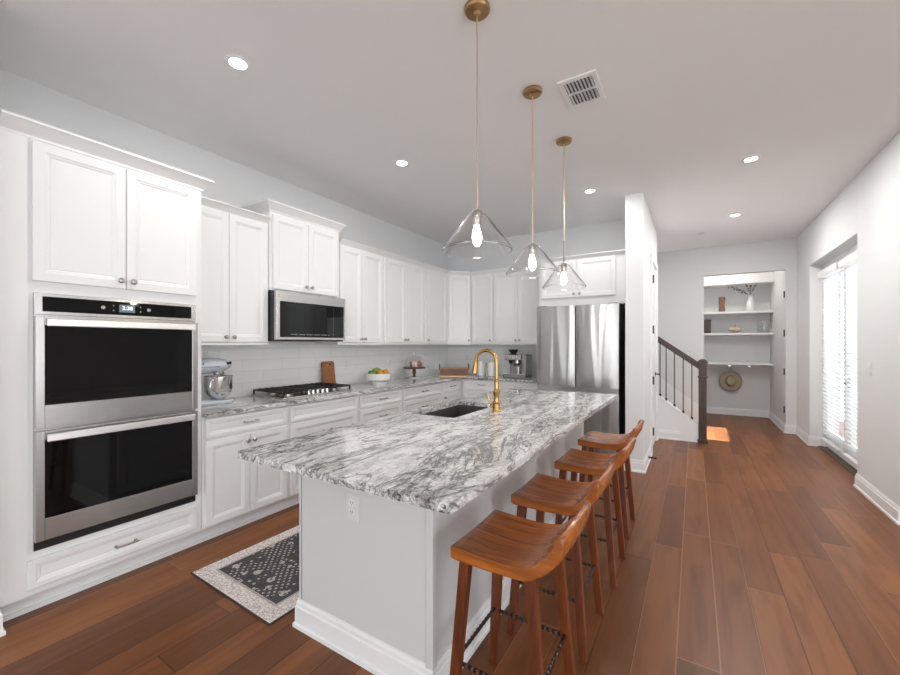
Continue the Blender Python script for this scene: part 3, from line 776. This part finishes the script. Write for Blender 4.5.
# sink
sk = thing('kitchen_sink', 'stainless undermount sink set in the island top', 'sink', ((SX0+SX1)/2, (SY0+SY1)/2, .67))
hx, hy = (SX1-SX0)/2+.006, (SY1-SY0)/2+.006
rings = [[(x, y, .214) for x, y in rrect(-hx-.004, hx+.012, -hy-.012, hy+.012, .02, 4)], [(x, y, .214) for x, y in rrect(-hx, hx, -hy, hy, .02, 4)],
         [(x, y, .03) for x, y in rrect(-hx, hx, -hy, hy, .02, 4)], [(x, y, .01) for x, y in rrect(-hx+.02, hx-.02, -hy+.02, hy-.02, .02, 4)]]
b = B(); b.loops(rings, cap0=False, cap1=True); obj('basin', b, 'sink', sk)
obj('drain', B().lathe([(.045, .011), (.04, .013), (.02, .008)], n=24), 'chrome', sk)
# faucet
fa = thing('kitchen_faucet', 'brushed gold gooseneck faucet beside the island sink', 'faucet', (-1.137, 2.44, .914))
obj('body', B().lathe([(.030, 0), (.030, .006), (.025, .012), (.024, .05), (.028, .056), (.028, .064), (.020, .072), (.0165, .10), (.021, .120), (.024, .135), (.018, .145), (.015, .16), (.0145, .20), (.018, .205), (.018, .212), (.0125, .22)], n=28), 'brass', fa)
R_ = .078; pts = [(0, 0, .21), (0, 0, .335)] + [(-R_+R_*math.cos(a), 0, .335+R_*math.sin(a)) for a in [PI*i/16 for i in range(1, 16)]]
e = Vector(pts[-1]); dn = (Vector(pts[-1])-Vector(pts[-2])).normalized()
dn = Vector((-.14, 0, -1)).normalized(); pts.append(e+dn*.02)
obj('spout', B().tube(pts, .0122, 14), 'brass', fa)
p = e+dn*.010
obj('spray_head', B().tube([p, p+dn*.01, p+dn*.012, p+dn*.045, p+dn*.088, p+dn*.093], [.0135, .0135, .016, .0175, .021, .018], 16), 'brass', fa)
lv = obj('lever', B().cyl((-.02, -.005, .035), (-.045, -.012, .035), .012).tube([(-.042, -.012, .035), (-.05, -.014, .06), (-.058, -.018, .115)], [.006, .005, .006], 10), 'brass', fa)
obj('lever_cap', B().sphere((-.05, -.013, .035), .0135, 14), 'chrome', lv, label='polished round lever cap')

# ------------------------------------------------------------ rug
rg = obj('runner_rug', B().box(-.40, .40, -.75, .75, 0, .007), 'rug', smooth=False, bevel=.002, loc=(-2.135, 1.93, .0005), rot=(0, 0, math.radians(-1.5)))
tag(rg, 'charcoal runner rug with ivory floral pattern and border on the floor by the island', 'rug')

# ------------------------------------------------------------ bar stools
def make_stool():
    t_ = thing('bar_stool', 'x', 'bar stool', (0, 0, 0), 0, 'wooden bar stools along the island')
    hw = .182
    top = [(0, .648), (.006, .652), (.04, .650), (.12, .644), (.20, .643), (.25, .648), (.29, .661), (.33, .685), (.365, .722), (.392, .768), (.406, .808)]
    bot = [(.424, .810), (.428, .79), (.412, .735), (.386, .69), (.355, .655), (.315, .625), (.27, .612), (.15, .608), (.02, .610), (.0, .614)]
    n = 20; rings = []
    for j in range(n+1):
        s = -1+2*j/n; q = s*s
        ring = []
        for x, z in top+bot:
            k = max(0, (z-.655)/.145) if x > .24 else 0
            xx = x-.018*q*k - .012*(q**3)*(1 if x > .3 else 0)
            zz = z-.030*q*k + (.006*q if x < .26 and z > .63 else 0)
            yy = s*hw*(1-.03*k)
            ring.append((xx, yy, zz))
        rings.append(ring)
    obj('seat', B().loops(rings), 'stool', t_, bevel=.004, angle=45)
    def leg(x0, y0, x1, y1):
        h = .019; hb = .0165
        r = []
        for (cx, cy, z, hh) in ((x1, y1, 0, hb), (x0, y0, .622, h)):
            r.append([(cx-hh, cy-hh, z), (cx+hh, cy-hh, z), (cx+hh, cy+hh, z), (cx-hh, cy+hh, z)])
        return B().loops(r)
    tops = {}
    for sx, xa, xb in ((0, .045, .0), (1, .285, .335)):
        for sy in (-1, 1):
            obj('leg', leg(xa, sy*.14, xb, sy*.176), 'stoolleg', t_, smooth=False, bevel=.003)
            tops[(sx, sy)] = ((xa, sy*.14), (xb, sy*.176))
    def at(k, z):
        a, c = tops[k]; f = z/.622
        return Vector((c[0]+(a[0]-c[0])*f, c[1]+(a[1]-c[1])*f, z))
    def bar(p, q):
        N = 56; return B().tube([p+(q-p)*i/N for i in range(N+1)], .0078, 4, twist=.38)
    for k0, k1, z in (((0, -1), (0, 1), .255), ((1, -1), (1, 1), .255), ((0, -1), (1, -1), .24), ((0, 1), (1, 1), .24)):
        obj('twisted_footrail', bar(at(k0, z), at(k1, z)), 'twist', t_, label='twisted black iron rail')
    return t_
SY = [(1.372, 'nearest'), (1.93, 'second nearest'), (2.56, 'third nearest'), (3.2, 'farthest')]
LB = ['reddish wooden bar stool nearest the viewer, by the near island corner', 'reddish wooden bar stool second from the viewer along the island', 'reddish wooden bar stool third from the viewer along the island', 'reddish wooden bar stool farthest from the viewer, next to the fridge']
s0 = make_stool(); s0['label'] = LB[0]; s0.location = (-.735, SY[0][0], 0)
for (y, _), lab in list(zip(SY, LB))[1:]: dup(s0, (-.735+(.012 if y == 2.56 else -.006), y, 0), label=lab)

# ------------------------------------------------------------ stand mixer (front towards +Y)
mx_ = thing('stand_mixer', 'pale blue stand mixer with steel bowl on the counter beside the oven', 'stand mixer', (-3.235, 1.600, .902), math.radians(-8)); mx_.scale = (.95, .95, 1.0)
def ell(cx, cy, z, rx, ry, n=20): return [(cx+rx*math.cos(2*PI*i/n), cy+ry*math.sin(2*PI*i/n), z) for i in range(n)]
obj('base', B().loops([ell(0, .05, 0, .095, .175), ell(0, .05, .012, .10, .18), ell(0, .05, .024, .092, .172), ell(0, .0, .034, .06, .10)]), 'mixer', mx_)
obj('column', B().loops([ell(0, -.07, .02, .062, .065), ell(0, -.08, .10, .05, .048), ell(0, -.08, .20, .05, .05), ell(0, -.07, .245, .055, .06)]), 'mixer', mx_)
hr = []
for y, rx, rz, z in ((-.15, .02, .02, .29), (-.14, .045, .045, .29), (-.10, .060, .058, .292), (-.02, .066, .062, .297), (.06, .065, .060, .300), (.12, .058, .054, .300), (.165, .045, .043, .298), (.185, .028, .028, .296)):
    hr.append([(rx*math.cos(2*PI*i/20), y, z+rz*math.sin(2*PI*i/20)) for i in range(20)])
obj('motor_head', B().loops(hr), 'mixer', mx_)
obj('trim_band', B().loops([[(x*.0685/.0685, y, z) for x, y, z in [(.0672*math.cos(2*PI*i/20), yy, .290+.010*math.sin(2*PI*i/20)) for i in range(20)]] for yy in (-.12, .10)]), 'chrome', mx_)
obj('attachment_hub', B().cyl((0, .18, .297), (0, .205, .297), .024, .022).cyl((0, .205, .297), (0, .212, .297), .014), 'chrome', mx_)
obj('hub_knob', B().cyl((.03, .165, .31), (.062, .178, .318), .010).sphere((.066, .18, .319), .012, 10), 'black', mx_, label='black screw knob')
obj('speed_lever', B().sphere((.067, -.06, .285), .009, 10).sphere((.067, -.02, .315), .006, 10), 'black', mx_, label='black speed lever')
obj('planetary', B().lathe([(.042, .225), (.044, .245), (.03, .262)], (0, .115, 0), 20), 'chrome', mx_)
bo = obj('bowl', B().lathe([(.045, .034), (.05, .04), (.072, .055), (.094, .085), (.104, .125), (.106, .17), (.107, .21), (.112, .216), (.104, .214), (.103, .17), (.09, .09), (.05, .05)], (0, .115, 0), 32, cap1=True), 'chrome', mx_, label='polished steel bowl')
obj('bowl_handle', B().tube([(.085, .04, .19), (.12, .015, .185), (.13, .005, .14), (.118, .015, .095), (.08, .04, .085)], .007, 8), 'chrome', bo)
obj('beater', B().tube([(0, .115, .24), (0, .115, .10)], .008, 8), 'plate', mx_)

# ------------------------------------------------------------ cutting board, spoon rest
cb = thing('cutting_board', 'brown wooden cutting board with handle slot leaning on the tiled wall', 'cutting board', (-3.40, 2.985, .908), L90); cb.scale = (.86, 1, .94)
bb_ = slab('board', rrect(-.098, .098, 0, .285, .03), [rrect(-.035, .035, .235, .255, .009, 4)[::-1]], 0, .018, 'board', .003)
bb_.parent = cb; bb_.rotation_euler = (PI/2+math.radians(-7), 0, 0); bb_.location = (0, .0, .004)
tag(obj('spoon_rest', B().lathe([(.02, 0), (.034, .002), (.042, .03), (.044, .046), (.040, .046), (.034, .012), (.01, .006)], (-3.30, 3.05, .902), 24), 'ceramic'), 'small white dish in front of the cutting board', 'dish')

# ------------------------------------------------------------ fruit bowl and fruit
FB = Vector((-3.15, 3.51, .902))
b = B()
def rib(r, z, n=96, amp=.0012): return [(FB.x+(r+amp*math.cos(24*2*PI*i/n))*math.cos(2*PI*i/n), FB.y+(r+amp*math.cos(24*2*PI*i/n))*math.sin(2*PI*i/n), FB.z+z) for i in range(n)]
b.loops([rib(.088, 0), rib(.088, .03, amp=0), rib(.082, .036, amp=0), rib(.122, .040), rib(.138, .052), rib(.142, .075), rib(.142, .125), rib(.137, .125, amp=0), rib(.134, .075, amp=0), rib(.10, .050, amp=0)])
tag(obj('fruit_bowl', b, 'ceramic'), 'white ribbed footed bowl full of fruit on the left counter', 'bowl')
green = paint('green_fruit_skin', (.16, .30, .035), .4, var=.3); dgreen = paint('dark_green_fruit_skin', (.06, .13, .02), .5, var=.4)
orange = paint('orange_peel', (.80, .27, .02), .4, var=.15)
def fruit(name, label, cat, c, r, mat, sc=(1, 1, 1), rot=None, grp='fruit in the white bowl'):
    t_ = thing(name, label, cat, (FB.x+c[0], FB.y+c[1], FB.z+c[2]), 0, grp)
    obj('skin', B().sphere((0, 0, 0), r, 20, sc, rot), mat, t_)
    obj('stem', B().cyl((0, 0, r*sc[2]*.93), (0, 0, r*sc[2]*1.06), .004, .003, 8), 'board', t_)
fruit('mango', 'bright green mango on top of the fruit pile, left of the oranges', 'mango', (-.036, .001, .150), .046, green, (1.15, 1.3, .85))
fruit('avocado', 'dark green avocado at the left rim of the white bowl', 'avocado', (-.070, -.062, .128), .032, dgreen, (.9, 1.1, .9), grp='fruit in the white bowl')
fruit('mango', 'green mango low at the front left of the bowl', 'mango', (-.006, -.090, .122), .034, green, (1.1, 1., .85))
fruit('orange', 'higher orange at the right rim of the white fruit bowl', 'orange', (.070, .040, .137), .036, orange)
fruit('orange', 'lower orange in the middle front of the white fruit bowl', 'orange', (.064, -.045, .126), .035, orange)
fruit('mango', 'green mango at the back of the fruit pile, mostly hidden', 'mango', (-.02, .092, .125), .032, green)

# ------------------------------------------------------------ cake stand with dome and pastries
cs = thing('cake_stand', 'dark wooden pedestal cake stand on the counter near the corner', 'cake stand', (-3.24, 4.32, .902))
obj('foot', B().lathe([(.075, 0), (.078, .006), (.06, .014), (.02, .022)], n=28), 'ceramic', cs, label='white round foot')
obj('stem', B().lathe([(.028, .018), (.026, .03), (.014, .045), (.018, .06), (.026, .075), (.022, .12), (.03, .135)], n=24), 'standwood', cs)
obj('plate', B().lathe([(.05, .132), (.148, .136), (.152, .142), (.152, .152), (.146, .155), (.02, .153)], n=40), 'standwood', cs)
dm = thing('glass_dome', 'clear glass dome with a knob covering pastries on the cake stand', 'cake dome', (-3.24, 4.32, 1.058))
pr_ = [(.125, 0), (.125, .07), (.118, .105), (.095, .135), (.06, .152), (.015, .160)]
obj('dome', B().lathe(pr_+[(r-.003, z-.003) for r, z in pr_[::-1]], n=40, cap0=False, cap1=False), 'clear', dm)
obj('rim', B().lathe([(.126, .0), (.128, .003), (.126, .006), (.122, .003)], n=40, cap0=False, cap1=False), 'clear', dm)
obj('knob', B().lathe([(.007, .158), (.006, .168), (.016, .178), (.016, .186), (.006, .194)], n=16), 'chrome', dm)
past = paint('pink_frosting', (.62, .27, .24), .6, var=.2); pas2 = paint('brown_pastry', (.34, .16, .09), .6, var=.3)
for i, (dx_, dy_, m_, lab) in enumerate(((.045, -.05, past, 'pink frosted cupcake at the left under the dome'), (.055, .045, pas2, 'brown frosted cupcake at the right under the dome'), (-.04, .0, past, 'pink frosted cupcake at the back under the dome'))):
    c_ = thing('cupcake', lab, 'cupcake', (-3.24+dx_, 4.32+dy_, 1.058), 0, 'cupcakes under the glass dome')
    obj('wrapper', B().lathe([(.024, 0), (.034, .035)], n=20), pas2, c_)
    obj('frosting', B().lathe([(.036, .035), (.040, .045), (.034, .06), (.02, .074), (.004, .082)], n=20), m_, c_)

# ------------------------------------------------------------ wooden tray in the corner
tr_ = thing('wooden_tray', 'rustic brown wooden tray with black metal handles in the counter corner', 'tray', (-3.005, 4.98, .902), math.radians(31.7))
b = B(); w2, d2 = .205, .115
b.box(-w2, w2, -d2, d2, 0, .012); b.box(-w2, w2, -d2, -d2+.014, .012, .115); b.box(-w2, w2, d2-.014, d2, .012, .115); b.box(-w2, -w2+.014, -d2+.014, d2-.014, .012, .115); b.box(w2-.014, w2, -d2+.014, d2-.014, .012, .115)
obj('box', b, 'tray', tr_, smooth=False, bevel=.002)
obj('trim_edge', B().box(-w2-.003, w2+.003, -d2-.003, -d2+.004, .113, .119).box(-w2-.003, w2+.003, -d2-.003, -d2+.002, .0, .012), 'abrass', tr_, smooth=False)
for s in (-1, 1):
    x = s*(w2+.008)
    obj('handle', B().tube([(x, -.09, .09), (x, -.09, .165), (x, -.07, .175), (x, .07, .175), (x, .09, .165), (x, .09, .09)], .006, 8), 'iron', tr_, label='black metal handle')

# ------------------------------------------------------------ canisters
for i, (x, y, lab) in enumerate(((-2.687, 5.22, 'left white canister with domed top behind the gold faucet'), (-2.511, 5.22, 'right white canister with domed top behind the gold faucet'))):
    c_ = thing('canister', lab, 'canister', (x, y, .902), 0, 'white canisters by the back wall')
    obj('jar', B().lathe([(.050, 0), (.056, .006), (.056, .150), (.053, .155)], n=28), 'ceramic', c_)
    ld = obj('lid', B().lathe([(.057, .155), (.057, .168), (.052, .188), (.038, .206), (.012, .216)], n=28), 'ceramic', c_)
    obj('lid_knob', B().lathe([(.008, .214), (.007, .218), (.011, .225), (.006, .230)], n=12), 'ceramic', ld)
ml = thing('pepper_mill', 'slim grey mill standing between the two white canisters', 'pepper mill', (-2.60, 5.25, .902))
obj('body', B().lathe([(.022, 0), (.022, .02), (.016, .05), (.018, .12), (.014, .15)], n=18), 'nickel', ml)
obj('cap', B().lathe([(.013, .15), (.020, .165), (.018, .185), (.006, .195)], n=18), 'nickel', ml)

# ------------------------------------------------------------ espresso machine
em = thing('espresso_machine', 'dark steel espresso machine on the counter left of the fridge', 'espresso machine', (-2.262, 5.09, .902), math.radians(4)); em.scale = (.92, .92, .98)
W = .345; dks = metal('dark_steel', (.26, .255, .25), .3)
obj('body', B().box(.06, W, .12, .33, 0, .33), dks, em, smooth=False, bevel=.012)
obj('top_housing', B().prism([(.0, .245), (-.03, .25), (-.035, .325), (.01, .335), (.12, .335), (.12, .245)], lambda u, v, k: ((.015, W-.07)[k], u+.02, v)), 'steel', em, smooth=False, bevel=.004)
obj('side_panel', B().box(W-.07, W, .0, .14, .02, .335), dks, em, smooth=False, bevel=.01)
obj('drip_tray', B().box(.0, W, -.03, .12, 0, .055), dks, em, smooth=False, bevel=.006)
obj('drip_grille', B().box(.015, W-.015, -.02, .11, .055, .06), 'chrome', em, smooth=False)
obj('hopper', B().lathe([(.045, .335), (.045, .345), (.07, .375), (.072, .395), (.065, .40)], (.12, .10, 0), 24), 'black', em, label='black bean hopper')
obj('gauge', B().cyl((.165, -.013, .29), (.165, -.022, .29), .026, n=24), 'chrome', em, label='round pressure gauge')
b = B()
for x in (.05, .085, .12, .215, .25): b.cyl((x, -.013, .298), (x, -.02, .298), .009, n=12)
obj('button', b, 'chrome', em)
obj('group_head', B().cyl((.20, .05, .245), (.20, .05, .205), .036), 'chrome', em)
obj('portafilter', B().cyl((.20, .05, .208), (.20, .05, .18), .034).tube([(.20, .03, .195), (.20, -.05, .19), (.20, -.10, .185)], .013, 10), 'black', em, label='black handled portafilter')
obj('grinder_spout', B().cyl((.09, .05, .245), (.09, .05, .20), .03, .02), 'black', em)
obj('tamper', B().cyl((.225, .02, .06), (.225, .02, .16), .017), 'chrome', em)
obj('steam_wand', B().tube([(.285, .02, .245), (.295, -.02, .20), (.29, -.03, .10)], .005, 8), 'chrome', em)

# ------------------------------------------------------------ stairs and railing
kw = B(); KX0, KX1 = -.457, .055
kz = lambda x: .24+(.036-x)*.76
kw.prism([(KX0, 0), (KX1, 0), (KX1, kz(KX1)), (KX0, kz(KX0))], lambda u, v, k: (u, (6.5, 6.60)[k], v))
struct('wall_stair_side', kw, 'trim', smooth=False)
b = B(); b.prism([(KX0, kz(KX0)), (KX1, kz(KX1)), (KX1, kz(KX1)+.022), (KX0, kz(KX0)+.022)], lambda u, v, k: (u, (6.485, 6.615)[k], v))
struct('trim_3', b, 'trim', smooth=False, bevel=.003)
b = B(); z = lambda x: kz(x)-.0
b.prism([(-.17, 0), (KX1, 0), (KX1, z(KX1)), (-.17, z(-.17))], lambda u, v, k: (u, (6.488, 6.5)[k], v))
struct('trim_4', b, 'trim', smooth=False)
baseboard('baseboard_stair', [(-.457, 6.5), (-.17, 6.5)])
b = B()
for i in range(5):
    x = -.16-i*.255; b.box(x-.26, x, 6.60, 7.86, 0 if i == 0 else i*.19-.02, (i+1)*.19-.03)
st = thing('staircase', 'white staircase with dark treads rising to the left behind the railing', 'stairs')
obj('risers', b, 'trim', st, smooth=False)
for i in range(5):
    x = -.16-i*.255
    obj('tread', B().box(x-.26, x+.025, 6.601, 7.865, (i+1)*.19-.03, (i+1)*.19), 'darkwood', st, smooth=False, bevel=.004, label='dark wooden tread')
b = B(); b.prism([(.12, 0), (.12, .30), (-1.55, 1.58), (-1.55, 1.28), (.09, .0)], lambda u, v, k: (u, (7.862, 7.88)[k], v))
struct('trim_5', b, 'trim', smooth=False)
rl = thing('stair_railing', 'dark wooden stair handrail with black iron balusters and square newel post', 'railing', (0, 0, 0))
nw = B(); cx, cy = .102, 6.52
nw.box(cx-.048, cx+.048, cy-.048, cy+.048, 0, 1.10); nw.box(cx-.06, cx+.06, cy-.06, cy+.06, 0, .05)
nw.box(cx-.058, cx+.058, cy-.058, cy+.058, .90, .925)
obj('newel_post', nw, 'darkwood', rl, smooth=False, bevel=.003)
nc = B(); nc.box(cx-.062, cx+.062, cy-.062, cy+.062, 1.10, 1.125); nc.loops([[(cx-a, cy-a, z), (cx+a, cy-a, z), (cx+a, cy+a, z), (cx-a, cy+a, z)] for a, z in ((.052, 1.125), (.052, 1.137), (.02, 1.16))])
obj('newel_cap', nc, 'darkwood', rl, smooth=False)
hz = lambda x: 1.115+(.055-x)*.735
b = B(); b.prism([(KX0+.004, hz(KX0)-.095), (.056, hz(.056)-.095), (.056, hz(.056)), (KX0+.004, hz(KX0))], lambda u, v, k: (u, (6.515, 6.575)[k], v))
obj('handrail', b, 'darkwood', rl, smooth=False, bevel=.01)
for i in range(5):
    x = -.43+i*.098 if i else -.425
    x = (-.423, -.345, -.24, -.13, -.025)[i]
    b = B(); b.box(x-.0065, x+.0065, 6.5385, 6.5515, kz(x)+.02, hz(x)-.085)
    bs = obj('baluster', b, 'iron', rl, smooth=False, label='black iron baluster')
    obj('shoe', B().box(x-.014, x+.014, 6.531, 6.559, kz(x)+.014, kz(x)+.052), 'iron', bs, smooth=False)

# ------------------------------------------------------------ alcove shelves
for z, lab in ((1.975, 'topmost white alcove shelf, with vases'), (1.575, 'middle white alcove shelf, with a pumpkin'), (1.025, 'lowest white alcove shelf, empty, above the coat hooks')):
    tag(obj('wall_shelf', B().box(-.5, 1.2, 8.97, 9.36, z-.04, z), 'trim', smooth=False, bevel=.002), lab, 'shelf', 'white alcove shelves')
hkr = thing('hook_rail', 'white rail with chrome coat hooks under the lowest alcove shelf', 'coat rack', (0, 9.36, .93))
obj('board', B().box(-.5, 1.2, -.018, 0, -.055, .05), 'wall', hkr, smooth=False)
for x in (.12, .585, .895):
    b = B(); b.cyl((x, -.018, .02), (x, -.026, .02), .018, n=16); b.tube([(x, -.024, .025), (x, -.06, .03), (x, -.075, .045)], .006, 8); b.sphere((x, -.077, .048), .010, 10)
    b.tube([(x, -.024, .01), (x, -.045, -.015), (x, -.065, -.005)], .005, 8); b.sphere((x, -.067, -.002), .008, 10)
    obj('hook', b, 'chrome', hkr, label='chrome hook')
ht = thing('straw_hat', 'wide-brimmed straw hat hanging from a hook in the alcove', 'hat', (.60, 9.25, .70), math.radians(6))
rings = []
for r, d in ((.185, .020), (.16, .005), (.12, 0), (.088, .004), (.082, -.03), (.072, -.065), (.052, -.088), (.02, -.095)):
    rings.append([(r*1.0*math.cos(2*PI*i/40), d+.018*math.cos(4*PI*i/40)*(r > .11), -.04+r*1.04*math.sin(2*PI*i/40)*(1.12 if r < .1 else 1)) for i in range(40)])
o = obj('hat_body', B().loops(rings, cap0=False), 'straw', ht)
m = o.modifiers.new('thick', 'SOLIDIFY'); m.thickness = .004
obj('hat_band', B().loops([[((r+.002)*math.cos(2*PI*i/40), d, -.04+(r+.002)*1.165*math.sin(2*PI*i/40)) for i in range(40)] for r, d in ((.0875, 0), (.083, -.022))], False, False), wood('hat_ribbon', (.16, .12, .07), (.28, .22, .14), .7), ht)
obj('cord', B().tube([(-.05, -.03, .07), (-.015, -.02, .20), (-.0, .03, .245), (.0, .045, .245), (.02, -.02, .20), (.055, -.03, .07)], .003, 6), 'straw', ht)

tag(obj('carved_vase', B().loops([[(.452+r*math.cos(2*PI*i/8+tw), 9.10+r*math.sin(2*PI*i/8+tw), 1.975+z) for i in range(8)] for r, z, tw in ((.048, 0, 0), (.056, .05, .3), (.044, .12, .6), (.052, .19, .9), (.056, .25, 1.2), (.05, .285, 1.3))]), wood('carved_brown_wood', (.13, .06, .035), (.34, .18, .11), .5), angle=15),
    'twisted brown wooden vase at the left of the top alcove shelf', 'vase')
vs = thing('branch_vase', 'tall white vase holding dark leafy branches on the top alcove shelf', 'vase', (.885, 9.10, 1.975))
obj('vessel', B().lathe([(.05, 0), (.062, .02), (.066, .09), (.055, .17), (.036, .22), (.034, .28), (.042, .30), (.036, .298), (.028, .24)], n=28), 'ceramic', vs)
br_ = []; b = B(); lf = B()
random.seed(3)
for ang, L, zt in ((-1.25, .34, .46), (-1.0, .30, .42), (-.5, .16, .50), (.1, .08, .48), (.55, .14, .47), (-.8, .22, .36)):
    pts = [Vector((0, 0, .26)), Vector((L*.3*math.sin(ang), -.01, .26+(zt-.26)*.55)), Vector((L*.7*math.sin(ang), -.03, .26+(zt-.26)*.9)), Vector((L*math.sin(ang)*1.05, -.03, zt))]
    b.tube(pts, .0025, 5)
    for k in range(7):
        f = .35+.65*k/6; i0 = min(2, int(f*3)); p = pts[i0].lerp(pts[i0+1], f*3-i0)
        a = random.uniform(0, 6.28); l = .028
        dv = Vector((math.cos(a), random.uniform(-.4, .4), math.sin(a)*.8)).normalized(); sd = dv.cross(Vector((0, 1, .2))).normalized()
        lf.poly([p, p+dv*l*.5+sd*.009, p+dv*l, p+dv*l*.5-sd*.009], [(0, 1, 2, 3)])
obj('branch', b, paint('branch_bark', (.06, .04, .03), .8), vs)
obj('leaves', lf, paint('dark_leaf', (.02, .028, .018), .6), vs)
sj = thing('small_dish', 'small white dish beside the white vase on the top alcove shelf', 'dish', (.74, 9.06, 1.975))
obj('dish_body', B().lathe([(.025, 0), (.05, .012), (.056, .026), (.05, .026), (.02, .008)], n=20), 'ceramic', sj)
bxx = thing('storage_box', 'dark brown upright box at the left of the middle alcove shelf', 'box', (.19, 9.08, 1.575))
obj('box_body', B().box(-.085, .085, -.08, .08, 0, .235), 'darkwood', bxx, smooth=False, bevel=.004)
obj('lid', B().box(-.089, .089, -.084, .084, .235, .262), 'darkwood', bxx, smooth=False, bevel=.004)
pk = thing('pumpkin', 'small pale pumpkin with brown ribs on the middle alcove shelf', 'pumpkin', (.645, 9.06, 1.575)); pk.scale = (1.12,)*3
b = B(); rings = []
for j in range(1, 12):
    a = PI*j/12
    rings.append([(.092*math.sin(a)*(1-.13*abs(math.sin(4*t)))*math.cos(t), .092*math.sin(a)*(1-.13*abs(math.sin(4*t)))*math.sin(t), .052-.052*math.cos(a)) for t in [2*PI*i/48 for i in range(48)]])
b.loops(rings)
t = NT('pumpkin_skin'); nn = t.noise(t.objc(), 30, 3); t.base(t.mix(nn, (.42, .33, .22), (.66, .60, .50)), .6); obj('flesh', b, t.m, pk)
obj('stem', B().tube([(0, 0, .095), (.004, 0, .12), (.016, 0, .14)], [.012, .008, .009], 8), 'board', pk)
gj = thing('glass_jar', 'wide clear glass jar at the right of the middle alcove shelf', 'jar', (1.085, 9.09, 1.575))
pr_ = [(.08, .0), (.10, .01), (.105, .06), (.105, .17), (.095, .205), (.085, .215), (.09, .235)]
b = B(); b.lathe(pr_+[(r-.005, z+.002) for r, z in pr_[::-1]], n=32, cap0=False, cap1=False); obj('jar_body', b, 'clear', gj)
obj('jar_bottom', B().lathe([(.10, .002), (.10, .014), (.02, .018)], n=32), 'clear', gj)
